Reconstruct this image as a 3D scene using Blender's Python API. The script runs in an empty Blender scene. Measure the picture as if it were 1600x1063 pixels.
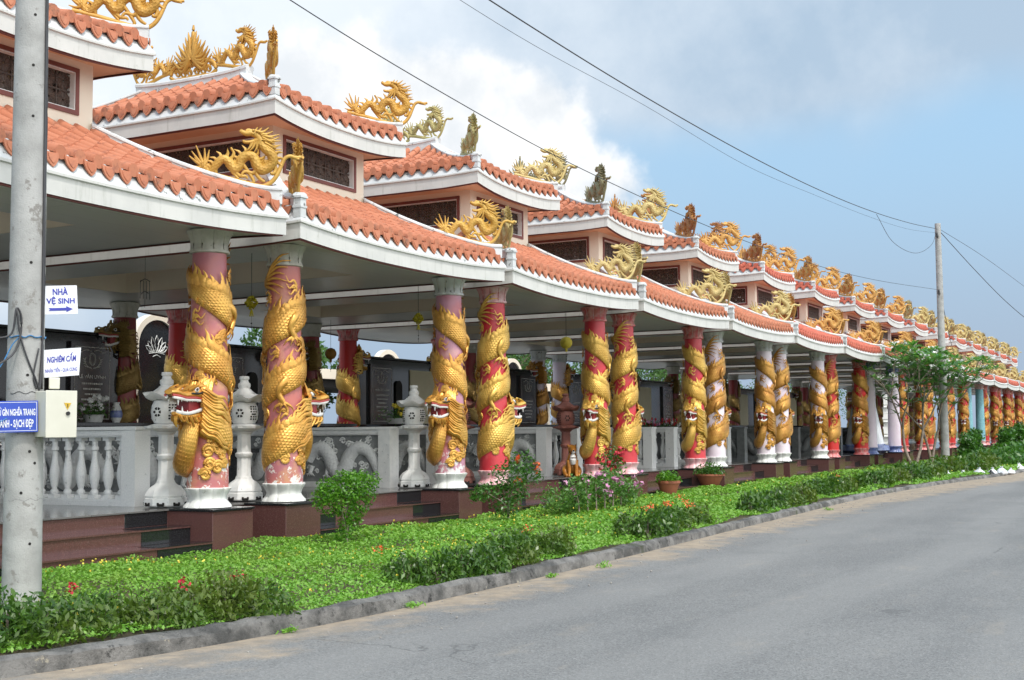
import bpy, math, random
import numpy as np
from mathutils import Matrix, Vector
random.seed(7); RNG = np.random.default_rng(7)
C = bpy.context.scene.collection
SC = bpy.context.scene
R = math.radians

# ------------------------------------------------------------------ camera
YAW, PIT, ROLL, FPX, EYE = 0.4884, 0.0729, -0.0092, 2011.07, 1.51
cam = bpy.data.objects.new('camera', bpy.data.cameras.new('camera')); C.objects.link(cam)
cam.data.sensor_width = 36; cam.data.lens = 36*FPX/1600
cam.data.clip_start = .1; cam.data.clip_end = 3000
F = Vector((math.cos(YAW)*math.cos(PIT), math.sin(YAW)*math.cos(PIT), math.sin(PIT)))
Rt = Vector((math.sin(YAW), -math.cos(YAW), 0)); U = Rt.cross(F)
R2 = Rt*math.cos(ROLL)+U*math.sin(ROLL); U2 = U*math.cos(ROLL)-Rt*math.sin(ROLL)
m4 = Matrix((R2, U2, -F)).transposed().to_4x4(); m4.translation = (0, 0, EYE)
cam.matrix_world = m4
SC.camera = cam

# ------------------------------------------------------------------ light
SUN_AZ, SUN_EL = R(236), R(58)        # direction the sun stands in (angle from +X), elevation
SC.view_settings.view_transform = 'Standard'; SC.view_settings.look = 'None'
SC.view_settings.gamma = 1; SC.view_settings.exposure = 0.28
sun = bpy.data.objects.new('sun', bpy.data.lights.new('sun', 'SUN')); C.objects.link(sun)
sun.data.energy = 1.9; sun.data.angle = R(5); sun.data.color = (1, .955, .9)
sd = Vector((math.cos(SUN_AZ)*math.cos(SUN_EL), math.sin(SUN_AZ)*math.cos(SUN_EL), math.sin(SUN_EL)))
sun.rotation_euler = sd.to_track_quat('Z', 'Y').to_euler()

# ------------------------------------------------------------------ node helpers
class NT:
    def __init__(s, nt): s.nt = nt
    def n(s, t, **kw):
        o = s.nt.nodes.new(t)
        for k, v in kw.items(): setattr(o, k, v)
        return o
    def put(s, sock, v):
        if isinstance(v, bpy.types.NodeSocket): s.nt.links.new(v, sock)
        else: sock.default_value = v
    def math(s, op, a, b=0.0, c=None, clamp=False):
        o = s.n('ShaderNodeMath', operation=op, use_clamp=clamp)
        s.put(o.inputs[0], a); s.put(o.inputs[1], b)
        if c is not None: s.put(o.inputs[2], c)
        return o.outputs[0]
    def noise(s, vec, scale, detail=3, rough=.55, dist=0.0):
        o = s.n('ShaderNodeTexNoise'); s.put(o.inputs['Vector'], vec)
        o.inputs['Scale'].default_value = scale; o.inputs['Detail'].default_value = detail
        o.inputs['Roughness'].default_value = rough; o.inputs['Distortion'].default_value = dist
        return o.outputs['Fac']
    def ramp(s, v, lo, hi, smooth=True):
        o = s.n('ShaderNodeMapRange', interpolation_type='SMOOTHSTEP' if smooth else 'LINEAR')
        s.put(o.inputs[0], v); s.put(o.inputs[1], lo); s.put(o.inputs[2], hi)
        return o.outputs[0]
    def mix(s, f, a, b, mode='MIX'):
        o = s.n('ShaderNodeMix', data_type='RGBA', blend_type=mode)
        s.put(o.inputs[0], f)
        for sock, v in ((o.inputs[6], a), (o.inputs[7], b)):
            s.put(sock, v if isinstance(v, bpy.types.NodeSocket) else (*v, 1) if len(v) == 3 else v)
        return o.outputs[2]
    def scalevec(s, vec, sc):
        o = s.n('ShaderNodeMapping'); s.put(o.inputs[0], vec); o.inputs['Scale'].default_value = sc
        return o.outputs[0]

# ------------------------------------------------------------------ sky
w = bpy.data.worlds.new('World'); SC.world = w; w.use_nodes = True
W = NT(w.node_tree); bg = w.node_tree.nodes['Background']
sky = W.n('ShaderNodeTexSky', sky_type='NISHITA', sun_disc=False)
sky.sun_elevation = SUN_EL; sky.sun_rotation = R(90)-SUN_AZ
sky.air_density = 1.0; sky.dust_density = 3.0; sky.ozone_density = 1.5
gen = W.n('ShaderNodeTexCoord').outputs['Generated']
sep = W.n('ShaderNodeSeparateXYZ'); W.put(sep.inputs[0], gen)
az = W.math('ARCTAN2', sep.outputs[1], sep.outputs[0]); el = W.math('ARCSINE', sep.outputs[2])
nz = W.noise(gen, 7.5, 6, .6); nz2 = W.noise(gen, 3.1, 4, .55); nf = W.noise(gen, 22, 4, .6)
def blobs(lst):
    tot = None
    for a0, e0, sa, se, k in lst:
        u = W.math('MULTIPLY', W.math('SUBTRACT', az, a0), 1/sa); v = W.math('MULTIPLY', W.math('SUBTRACT', el, e0), 1/se)
        q = W.math('ADD', W.math('MULTIPLY', u, u), W.math('MULTIPLY', v, v))
        g = W.math('MULTIPLY', W.math('EXPONENT', W.math('MULTIPLY', q, -1.0)), k)
        tot = g if tot is None else W.math('ADD', tot, g)
    return tot
veil = W.math('ADD', blobs([(.87, .22, .42, .20, 1.0), (.50, .345, .42, .07, 1.15), (.2, .35, .3, .075, 1.0), (.33, .255, .12, .035, .45), (.42, .17, .06, .05, .35),
                            (-.4, .4, .7, .2, .8), (1.8, .4, .7, .3, .9), (-2.4, .5, 1.2, .4, .8)]),
              W.math('MULTIPLY', W.math('SUBTRACT', nz2, .5), 1.3))
veil = W.ramp(veil, .30, .95)
cum = W.math('ADD', blobs([(.56, .235, .11, .075, 1.0), (.475, .215, .05, .055, .85), (.66, .255, .07, .05, .7),
                           (.60, .13, .2, .05, .6), (.40, .19, .035, .03, .45), (.83, .24, .05, .03, .45), (2.4, .3, .5, .15, .9), (-1.2, .35, .5, .12, .8)]),
             W.math('ADD', W.math('MULTIPLY', W.math('SUBTRACT', nz, .5), 1.5), W.math('MULTIPLY', W.math('SUBTRACT', nf, .5), .45)))
cum = W.ramp(cum, .34, .70)
hz_ = W.ramp(el, .24, .02); azf = W.ramp(W.math('ABSOLUTE', W.math('SUBTRACT', az, .12)), .08, .52)
skyc = W.mix(.78, W.mix(1.0, sky.outputs[0], (1.0, .97, .90), 'MULTIPLY'), (2.4, 3.85, 5.3))
skyc = W.mix(W.math('MULTIPLY', hz_, .85), skyc, (2.25, 2.75, 3.5))
gk = W.math('ADD', W.math('MULTIPLY', azf, 1.0), W.math('MULTIPLY', W.math('SUBTRACT', nz, .5), 1.5), clamp=True)
gk = W.math('ADD', gk, W.math('MULTIPLY', W.math('SUBTRACT', nz2, .5), .9), clamp=True)
greyv = W.mix(gk, (2.6, 3.3, 4.1), (5.3, 5.6, 5.9))
skyc = W.mix(W.math('MULTIPLY', veil, .88), skyc, greyv)
skyc = W.mix(cum, skyc, W.mix(W.ramp(nz, .38, .60), (4.7, 4.95, 5.2), (6.2, 6.2, 6.2)))
fill_glow = blobs([(-2.1, .75, .9, .45, 1.0), (-1.9, .25, 1.6, .40, 1.25), (-1.6, 1.25, 3., .35, .6)])  # added sky brightness, masked out of view, as front fill for the pavilions
fill_glow = W.math('MULTIPLY', fill_glow, W.math('MAXIMUM', W.ramp(W.math('ABSOLUTE', W.math('SUBTRACT', az, .5)), .75, 1.3), W.ramp(el, .5, .9)))
gl = W.n('ShaderNodeVectorMath', operation='SCALE'); gl.inputs[0].default_value = (6.7, 6.3, 5.6); W.put(gl.inputs['Scale'], fill_glow)
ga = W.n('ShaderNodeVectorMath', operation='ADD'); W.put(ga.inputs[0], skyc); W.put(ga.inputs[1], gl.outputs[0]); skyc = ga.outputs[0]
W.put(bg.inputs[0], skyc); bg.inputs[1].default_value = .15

# ------------------------------------------------------------------ materials
MATS = {}
def new_mat(name):
    m = bpy.data.materials.new(name); m.use_nodes = True; MATS[name] = m
    T = NT(m.node_tree); return m, T, m.node_tree.nodes['Principled BSDF']
def coords(T, rnd=True):
    tc = T.n('ShaderNodeTexCoord').outputs['Object']
    if not rnd: return tc
    oi = T.n('ShaderNodeObjectInfo'); o = T.n('ShaderNodeVectorMath', operation='SCALE')
    cmb = T.n('ShaderNodeCombineXYZ')
    for i, k in enumerate((13., 7., 29.)): T.put(cmb.inputs[i], T.math('MULTIPLY', oi.outputs['Random'], k))
    a = T.n('ShaderNodeVectorMath', operation='ADD'); T.put(a.inputs[0], tc); T.put(a.inputs[1], cmb.outputs[0])
    return a.outputs[0]
def bump(T, p, h, strength, dist=.02):
    b = T.n('ShaderNodeBump'); T.put(b.inputs['Height'], h); b.inputs['Strength'].default_value = strength
    b.inputs['Distance'].default_value = dist; T.put(p.inputs['Normal'], b.outputs[0]); return b
def mat(name, col, rough=.6, metal=0., col2=None, vs=2.5, col3=None, s3=.62, vs3=9., bs=0, bd=.004, bscale=60, spec=.5, det=4):
    m, T, p = new_mat(name); co = coords(T)
    c2 = col2 or tuple(x*.78 for x in col)
    c = T.mix(T.ramp(T.noise(co, vs, det, .6), .32, .7), col, c2)
    if col3: c = T.mix(T.ramp(T.noise(co, vs3, 5, .65), s3, s3+.08), c, col3)
    T.put(p.inputs['Base Color'], c); p.inputs['Roughness'].default_value = rough; p.inputs['Metallic'].default_value = metal
    p.inputs['Specular IOR Level'].default_value = spec
    if bs: bump(T, p, T.noise(co, bscale, 3), bs, bd)
    return m
mat('white_paint', (.80, .80, .77), .55, col2=(.70, .71, .69), vs=1.7, col3=(.60, .60, .56), s3=.66, vs3=5, bs=.25, bd=.003)
mat('white_weathered', (.66, .68, .69), .7, col2=(.54, .56, .56), vs=3, col3=(.13, .14, .13), s3=.60, vs3=7, bs=.4, bd=.006, bscale=35)
mat('cream_wall', (.84, .76, .63), .65, col2=(.80, .70, .57), vs=.9, bs=.2, bd=.002)
mat('peach_soffit', (.78, .52, .34), .65, col2=(.72, .47, .30), vs=.8)
mat('brown_trim', (.20, .055, .042), .55, col2=(.15, .045, .035))
mat('lattice_brown', (.045, .028, .022), .6, col2=(.09, .06, .045), vs=12)
mat('white_lotus', (.78, .79, .77), .45, col2=(.62, .63, .6), vs=7, col3=(.45, .45, .42), s3=.63, vs3=14, bs=.3)
mat('grey_capital', (.58, .56, .50), .7, col2=(.46, .44, .39), vs=5, col3=(.22, .21, .18), s3=.64, vs3=14, bs=.4)
mat('red_outline', (.60, .09, .10), .45, col2=(.70, .35, .33), vs=9)
mat('pinkwhite', (.80, .62, .62), .45, col2=(.72, .30, .33), vs=7)
mat('granite_red', (.120, .052, .048), .14, col2=(.088, .042, .040), vs=60, col3=(.20, .12, .11), s3=.56, vs3=110, det=2)
mat('granite_black', (.012, .013, .015), .1, col2=(.022, .023, .026), vs=70)
mat('granite_headstone', (.014, .013, .013), .12, col2=(.04, .022, .02), vs=5)
mat('granite_pale', (.84, .85, .84), .4, col2=(.74, .75, .75), vs=60, col3=(.52, .53, .53), s3=.6, vs3=5, bs=.2)
mat('marble_white', (.86, .86, .84), .5, col2=(.76, .77, .76), vs=8, col3=(.50, .51, .50), s3=.62, vs3=12, bs=.35, bd=.006, bscale=40)
mat('carved_grey', (.60, .61, .60), .7, col2=(.46, .475, .47), vs=6, col3=(.22, .23, .23), s3=.6, vs3=11, bs=.5, bd=.008, bscale=45)
mat('red_stone', (.34, .13, .10), .7, col2=(.24, .10, .085), vs=7, col3=(.14, .07, .06), s3=.6, vs3=12, bs=.5, bscale=50)
mat('hole_dark', (.02, .018, .017), .9)
mat('lettering', (.60, .58, .54), .5)
mat('cream_panel', (.55, .50, .34), .5, col2=(.50, .45, .30))
mat('sign_white', (.80, .82, .86), .3, col2=(.76, .79, .84)); mat('sign_blue', (.035, .09, .52), .35, col2=(.03, .075, .45)); mat('ink_blue', (.05, .06, .45), .4)
mat('box_metal', (.66, .65, .56), .4, col2=(.60, .59, .50)); mat('yellow_tri', (.65, .42, .03), .4); mat('black_plastic', (.015, .015, .017), .4)
mat('cable_grey', (.05, .05, .055), .5); mat('rope_blue', (.05, .20, .42), .7); mat('cable_white', (.6, .6, .6), .5)
mat('concrete_pole', (.42, .42, .41), .85, col2=(.31, .31, .30), vs=4, col3=(.24, .23, .215), s3=.58, vs3=7, bs=.7, bd=.006, bscale=70)
mat('white_teeth', (.80, .78, .76), .4); mat('mouth_red', (.28, .03, .035), .4); mat('lip_red', (.42, .06, .05), .4)
mat('terracotta_pot', (.36, .12, .07), .6); mat('bark', (.20, .16, .13), .85, col2=(.12, .095, .08), vs=14, bs=.6)
mat('bark_pale', (.33, .27, .22), .85, col2=(.2, .16, .13), vs=14, bs=.6)
mat('blue_glaze', (.10, .14, .36), .25, col2=(.22, .27, .46), vs=6); mat('teal_paint', (.22, .46, .52), .6, col2=(.16, .36, .42), vs=12, col3=(.45, .6, .62), s3=.6, vs3=10)
mat('dog_orange', (.55, .24, .04), .3, col2=(.40, .14, .02), vs=6); mat('plastic_bag', (.74, .76, .80), .35, col2=(.6, .62, .66), vs=8)
mat('yellow_ball', (.55, .48, .02), .6, col2=(.35, .3, .01), vs=30); mat('brown_ball', (.35, .17, .02), .6)
mat('flower_yellow', (.70, .58, .06), .6); mat('flower_pink', (.50, .20, .36), .6, col2=(.58, .32, .46)); mat('flower_red', (.50, .02, .04), .6)
mat('flower_orange', (.72, .09, .03), .6, col2=(.75, .2, .05)); mat('flower_white', (.8, .8, .78), .6)
mat('tan_eave_wood', (.70, .62, .48), .6)
mat('cloth_white', (.75, .77, .80), .7, col2=(.66, .68, .72), vs=3)
mat('pebble', (.36, .34, .31), .9, col2=(.26, .24, .22), vs=20)
mat('far_roof', (.35, .14, .10), .8)

m, T, p = new_mat('white_paint'); co = coords(T)
c = T.mix(T.ramp(T.noise(co, 1.7, 4, .6), .32, .7), (.66, .655, .625), (.58, .58, .555))
st = T.noise(T.scalevec(co, (7, 7, .9)), 1.6, 6, .7)
c = T.mix(T.math('MULTIPLY', T.ramp(st, .52, .72), .6), c, (.40, .41, .36)); c = T.mix(T.math('MULTIPLY', T.ramp(T.noise(co, 6, 6, .75), .62, .72), .5), c, (.36, .37, .33))
T.put(p.inputs['Base Color'], c); p.inputs['Roughness'].default_value = .6; bump(T, p, T.noise(co, 50, 3), .25, .003)
# ceiling panels: grey boards with thin joints, slightly glossy
m, T, p = new_mat('ceiling_panel'); co = coords(T, False)
br = T.n('ShaderNodeTexBrick'); T.put(br.inputs[0], co); br.inputs['Scale'].default_value = 1
br.inputs['Mortar Size'].default_value = .004; br.inputs['Brick Width'].default_value = 3.; br.inputs['Row Height'].default_value = .6
br.offset = 0
for i, c in ((1, (.64, .65, .63, 1)), (2, (.60, .61, .60, 1)), (3, (.42, .43, .42, 1))): br.inputs[i].default_value = c
T.put(p.inputs['Base Color'], br.outputs[0]); p.inputs['Roughness'].default_value = .32
# polished floor
m, T, p = new_mat('floor_tile'); co = coords(T, False)
br = T.n('ShaderNodeTexBrick'); T.put(br.inputs[0], co); br.inputs['Scale'].default_value = 1; br.offset = 0
br.inputs['Mortar Size'].default_value = .004; br.inputs['Brick Width'].default_value = .6; br.inputs['Row Height'].default_value = .6
for i, c in ((1, (.12, .12, .12, 1)), (2, (.16, .155, .15, 1)), (3, (.05, .05, .05, 1))): br.inputs[i].default_value = c
T.put(p.inputs['Base Color'], br.outputs[0]); p.inputs['Roughness'].default_value = .12

def tile_mat(name, a, b, c):
    m, T, p = new_mat(name); co = coords(T)
    g = T.n('ShaderNodeNewGeometry').outputs['Random Per Island']
    col = T.mix(g, a, b); col = T.mix(T.ramp(T.noise(co, 9, 5, .65), .52, .75), col, c)
    col = T.mix(T.math('MULTIPLY', T.ramp(T.noise(co, 2.6, 7, .78), .55, .72), .8), col, (.13, .085, .06))
    T.put(p.inputs['Base Color'], col); p.inputs['Roughness'].default_value = .75
    bump(T, p, T.noise(co, 70, 3), .4, .004)
tile_mat('roof_tile', (.45, .155, .08), (.53, .205, .115), (.31, .115, .07))
tile_mat('roof_tile_red', (.50, .12, .075), (.60, .17, .11), (.42, .10, .07))

def gold_mat(name, a, b, dark, metal=.5, rough=.34, scales=True):
    m, T, p = new_mat(name); co = coords(T)
    c = T.mix(T.ramp(T.noise(co, 3.0, 4, .6), .35, .65), a, b)
    c = T.mix(T.ramp(T.noise(co, 14, 5, .7), .60, .76), c, dark)
    T.put(p.inputs['Base Color'], c); p.inputs['Metallic'].default_value = metal; p.inputs['Roughness'].default_value = rough
    if scales:
        uv = T.n('ShaderNodeTexCoord').outputs['UV']; s = T.n('ShaderNodeSeparateXYZ'); T.put(s.inputs[0], uv)
        ru = T.math('MULTIPLY', s.outputs[0], 1.0)
        off = T.math('MULTIPLY', T.math('MODULO', T.math('FLOOR', ru), 2.0), .5)
        cm = T.n('ShaderNodeCombineXYZ'); T.put(cm.inputs[0], ru); T.put(cm.inputs[1], T.math('ADD', s.outputs[1], off))
        fx = T.math('SUBTRACT', T.math('FRACT', ru), 0.0)
        fy = T.math('SUBTRACT', T.math('FRACT', T.math('ADD', s.outputs[1], off)), .5)
        d = T.math('SQRT', T.math('ADD', T.math('MULTIPLY', fx, fx), T.math('MULTIPLY', T.math('MULTIPLY', fy, fy), 3.2)))
        h = T.math('SUBTRACT', 1.0, T.ramp(d, .35, 1.0))
        h = T.math('ADD', h, T.math('MULTIPLY', T.noise(co, 30, 3), .5))
        bump(T, p, h, .6, .009)
    else:
        bump(T, p, T.noise(co, 26, 4), .5, .01)
    return m
for nm, a, b, d in (('gold_warm', (.78, .44, .10), (.58, .28, .055), (.17, .07, .014)),
                    ('gold_yellow', (.78, .50, .12), (.58, .33, .065), (.17, .09, .018)),
                    ('gold_brown', (.60, .32, .07), (.42, .19, .04), (.13, .05, .012)),
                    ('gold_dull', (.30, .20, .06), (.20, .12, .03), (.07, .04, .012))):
    gold_mat(nm, a, b, d); gold_mat(nm+'_plain', a, b, d, scales=False)
for nm, a, b, d in (('orn_gold', (.60, .37, .08), (.50, .28, .05), (.20, .10, .02)),
                    ('orn_ochre', (.60, .33, .06), (.50, .27, .05), (.24, .12, .03)),
                    ('orn_olive', (.50, .42, .17), (.36, .32, .13), (.13, .12, .06)),
                    ('orn_dark_olive', (.28, .25, .13), (.22, .20, .11), (.08, .075, .045)),
                    ('orn_pale', (.58, .46, .20), (.48, .37, .14), (.20, .14, .06)),
                    ('orn_rust', (.52, .25, .06), (.33, .14, .05), (.11, .05, .03)),
                    ('orn_orange', (.62, .36, .10), (.52, .27, .07), (.22, .10, .03))):
    gold_mat(nm, a, b, d, .12, .5)

def shaft_mat(name, a, b, c, peel=None, pk=.62):
    m, T, p = new_mat(name); co = coords(T)
    col = T.mix(T.ramp(T.noise(co, 1.6, 3, .5), .35, .65), a, b)
    col = T.mix(T.ramp(T.noise(co, 2.6, 4, .6), .52, .72), col, c)
    if peel:
        ob = T.n('ShaderNodeTexCoord').outputs['Object']; s = T.n('ShaderNodeSeparateXYZ'); T.put(s.inputs[0], ob)
        low = T.math('MULTIPLY', T.ramp(s.outputs[2], 1.0, .25), .22)
        k = T.math('ADD', T.noise(co, 6, 6, .7), low)
        col = T.mix(T.ramp(k, pk, pk+.03), col, peel)
    T.put(p.inputs['Base Color'], col); p.inputs['Roughness'].default_value = .38
    bump(T, p, T.noise(co, 12, 4), .3, .008)
shaft_mat('shaft_pink', (.55, .17, .14), (.45, .16, .19), (.60, .31, .17), (.78, .74, .70), .72)
shaft_mat('shaft_mauve', (.52, .25, .34), (.54, .15, .16), (.60, .34, .33), (.76, .72, .72), .68)
shaft_mat('shaft_red', (.52, .03, .045), (.62, .055, .07), (.58, .09, .10))
shaft_mat('shaft_deepred', (.55, .02, .015), (.48, .015, .015), (.5, .03, .03))
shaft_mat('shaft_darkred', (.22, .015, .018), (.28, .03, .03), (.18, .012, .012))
shaft_mat('shaft_lavender', (.74, .62, .72), (.78, .70, .76), (.70, .56, .66))

def leaf_mat(name, a, b, c=None, rough=.5):
    m, T, p = new_mat(name); g = T.n('ShaderNodeNewGeometry').outputs['Random Per Island']; co = coords(T, False)
    col = T.mix(g, a, b)
    if c: col = T.mix(T.ramp(T.noise(co, .9, 4, .6), .45, .7), col, c)
    T.put(p.inputs['Base Color'], col); p.inputs['Roughness'].default_value = rough
    tr = T.n('ShaderNodeBsdfTranslucent'); T.put(tr.inputs[0], T.mix(1., col, (1.3, 1.5, .6), 'MULTIPLY'))
    ms = T.n('ShaderNodeMixShader'); ms.inputs[0].default_value = .3
    T.put(ms.inputs[1], p.outputs[0]); T.put(ms.inputs[2], tr.outputs[0])
    T.put(m.node_tree.nodes['Material Output'].inputs[0], ms.outputs[0])
leaf_mat('leaf_lawn', (.125, .31, .035), (.24, .45, .065), (.21, .36, .055))
leaf_mat('leaf_hedge', (.030, .085, .016), (.10, .20, .03), (.12, .17, .03), .35)
leaf_mat('leaf_bush', (.05, .17, .015), (.15, .34, .03), None, .35)
leaf_mat('leaf_bush_dark', (.035, .11, .022), (.08, .20, .03), None, .35)
leaf_mat('leaf_plumeria', (.06, .18, .055), (.17, .35, .10), None, .28)
leaf_mat('leaf_tree', (.03, .08, .018), (.075, .16, .03), None, .5)
leaf_mat('leaf_vinca', (.07, .18, .04), (.14, .28, .06), None, .4)

# ------------------------------------------------------------------ mesh builder
class MB:
    def __init__(s): s.v = []; s.f = []; s.m = []; s.uv = []; s.n = 0
    def add(s, V, Fc, mat=0, uv=None):
        V = np.asarray(V, float).reshape(-1, 3); b = s.n; s.v.append(V); s.n += len(V)
        s.f.extend([tuple(i+b for i in f) for f in Fc]); s.m.extend([mat]*len(Fc))
        s.uv.append(np.asarray(uv, float).reshape(-1, 2) if uv is not None else V[:, :2]*0)
    def grid(s, P, mat=0, uv=None, closed=False):
        P = np.asarray(P, float); n, k = P.shape[:2]; Fc = []
        for i in range(n-1):
            for j in range(k if closed else k-1):
                j2 = (j+1) % k
                Fc.append((i*k+j, i*k+j2, (i+1)*k+j2, (i+1)*k+j))
        s.add(P.reshape(-1, 3), Fc, mat, uv)
    def box(s, x0, x1, y0, y1, z0, z1, mat=0):
        V = [(x, y, z) for z in (z0, z1) for y in (y0, y1) for x in (x0, x1)]
        s.add(V, [(0, 2, 3, 1), (4, 5, 7, 6), (0, 1, 5, 4), (2, 6, 7, 3), (0, 4, 6, 2), (1, 3, 7, 5)], mat)
    def obox(s, c, ax, ay, az_, mat=0):          # oriented box: centre and three half-axis vectors
        c, ax, ay, az_ = map(lambda q: np.asarray(q, float), (c, ax, ay, az_))
        V = [c+i*ax+j*ay+k*az_ for k in (-1, 1) for j in (-1, 1) for i in (-1, 1)]
        s.add(V, [(0, 2, 3, 1), (4, 5, 7, 6), (0, 1, 5, 4), (2, 6, 7, 3), (0, 4, 6, 2), (1, 3, 7, 5)], mat)
    def lathe(s, prof, c=(0, 0, 0), n=24, mat=0, mod=None, cap=True, uvs=1.):
        c = np.array(c, float); P = np.zeros((len(prof), n, 3))
        for i, (r, z) in enumerate(prof):
            for j in range(n):
                t = 2*math.pi*j/n; rr = r*(mod(t, i) if mod else 1)
                P[i, j] = c+(rr*math.cos(t), rr*math.sin(t), z)
        s.grid(P, mat, None, True)
        if cap:
            b = s.n-len(prof)*n
            s.f.append(tuple(b+n-1-j for j in range(n))); s.m.append(mat)
            s.f.append(tuple(s.n-n+j for j in range(n))); s.m.append(mat)
    def tube(s, pts, r, n=6, mat=0, up=(0, 0, 1), flat=1., cap=True, k=(0, 0)):
        pts = np.asarray(pts, float); N = len(pts); r = np.broadcast_to(np.asarray(r, float), (N,))
        t = np.gradient(pts, axis=0); t /= np.linalg.norm(t, axis=1)[:, None]+1e-9
        up = np.broadcast_to(np.asarray(up, float), (N, 3))
        a = np.cross(t, up); ln = np.linalg.norm(a, axis=1); a[ln < 1e-4] = (1, 0, 0); a /= np.linalg.norm(a, axis=1)[:, None]
        b = np.cross(a, t)
        fl = np.broadcast_to(np.asarray(flat, float), (N,))
        th = np.linspace(0, 2*math.pi, n+1 if k[0] else n, endpoint=bool(k[0]))
        P = pts[:, None]+r[:, None, None]*(a[:, None]*np.cos(th)[None, :, None]+fl[:, None, None]*b[:, None]*np.sin(th)[None, :, None])
        uv = None
        if k[0]:
            L = np.concatenate([[0], np.cumsum(np.linalg.norm(np.diff(pts, axis=0), axis=1))])
            uv = np.stack(np.broadcast_arrays(L[:, None]*k[0], (th/(2*math.pi)*k[1])[None]), -1)
            s.grid(P, mat, uv)
            if cap:
                for rr in (0, N-1):
                    base = s.n-N*(n+1)+rr*(n+1); s.f.append(tuple(base+j for j in range(n))); s.m.append(mat)
        else:
            s.grid(P, mat, None, True)
            if cap:
                base = s.n-N*n; s.f.append(tuple(base+n-1-j for j in range(n))); s.m.append(mat)
                s.f.append(tuple(s.n-n+j for j in range(n))); s.m.append(mat)
    def sphere(s, c, r, mat=0, n=10, sq=(1, 1, 1)):
        pr = [(math.sin(math.pi*i/(n//2+2))*r, -math.cos(math.pi*i/(n//2+2))*r) for i in range(1, n//2+2)]
        b = s.n; s.lathe(pr, (0, 0, 0), n, mat); V = s.v[-1]; V *= np.array(sq); V += np.array(c, float)
    def prism(s, poly, y0, y1, mat=0, fr=None):  # polygon in local (x,z), extruded along local y
        k = len(poly); V = [(x, y0, z) for x, z in poly]+[(x, y1, z) for x, z in poly]
        if fr is not None: V = [fr @ Vector(v) for v in V]
        s.add(V, [tuple(range(k)), tuple(range(2*k-1, k-1, -1))]+[(i, (i+1) % k, (i+1) % k+k, i+k) for i in range(k)], mat)
    def merge(s, o, M=None, mirror=False):
        V = np.concatenate(o.v); Fc = o.f
        if mirror: V = V*np.array([-1, 1, 1]); Fc = [f[::-1] for f in Fc]
        if M is not None: V = V@np.array(M.to_3x3()).T+np.array(M.translation)
        b = s.n; s.v.append(V); s.n += len(V); s.f.extend([tuple(i+b for i in f) for f in Fc]); s.m.extend(o.m); s.uv.append(np.concatenate(o.uv))
    def mesh(s, name, mats, ang=40):
        V = np.concatenate(s.v); UV = np.concatenate(s.uv)
        me = bpy.data.meshes.new(name); me.from_pydata(V.tolist(), [], s.f)
        for m in mats: me.materials.append(MATS[m])
        me.polygons.foreach_set('material_index', np.array(s.m, dtype=np.int32))
        idx = np.zeros(len(me.loops), dtype=np.int32); me.loops.foreach_get('vertex_index', idx)
        if np.abs(UV).max() > 0:
            ul = me.uv_layers.new(name='UVMap'); ul.data.foreach_set('uv', UV[idx].ravel().astype(np.float32))
        me.validate(); me.update()
        me.polygons.foreach_set('use_smooth', np.ones(len(me.polygons), dtype=bool))
        if ang < 180: me.set_sharp_from_angle(angle=R(ang))
        return me
def link(name, me, parent=None, loc=None, rz=None, mats=None):
    o = bpy.data.objects.new(name, me); C.objects.link(o)
    if parent is not None: o.parent = parent
    if loc is not None: o.location = loc
    if rz is not None: o.rotation_euler.z = rz
    if mats:
        for i, m in enumerate(mats):
            if m: o.material_slots[i].link = 'OBJECT'; o.material_slots[i].material = MATS[m]
    return o
def ob(name, mb, mats, parent=None, loc=None, rz=None, ang=40): return link(name, mb.mesh(name, mats, ang), parent, loc, rz)
def tag(o, label=None, cat=None, group=None, kind=None):
    if label: o['label'] = label
    if cat: o['category'] = cat
    if group: o['group'] = group
    if kind: o['kind'] = kind
    return o
def thing(name, loc, label, cat, group=None, rz=0):
    o = bpy.data.objects.new(name, None); C.objects.link(o); o.location = loc; o.rotation_euler.z = rz; o.empty_display_size = .2
    return tag(o, label, cat, group)
def copy_tree(o, parent=None, loc=None, rz=None, label=None):
    c = o.copy(); C.objects.link(c); c.parent = parent
    if loc is not None: c.location = loc
    if rz is not None: c.rotation_euler.z = rz
    if label: c['label'] = label
    for ch in list(o.children): copy_tree(ch, c)
    return c
def bevel(o, wd=.012, seg=2):
    b = o.modifiers.new('bevel', 'BEVEL'); b.width = wd; b.segments = seg; b.limit_method = 'ANGLE'; b.angle_limit = R(50); return o
def catmull(P, per=6):
    P = np.asarray(P, float); Q = np.vstack([2*P[0]-P[1], P, 2*P[-1]-P[-2]]); out = []
    for i in range(1, len(Q)-2):
        p0, p1, p2, p3 = Q[i-1:i+3]
        for t in np.linspace(0, 1, per, endpoint=False):
            out.append(.5*((2*p1)+(-p0+p2)*t+(2*p0-5*p1+4*p2-p3)*t*t+(-p0+3*p1-3*p2+p3)*t**3))
    out.append(Q[-2]); return np.array(out)

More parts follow.
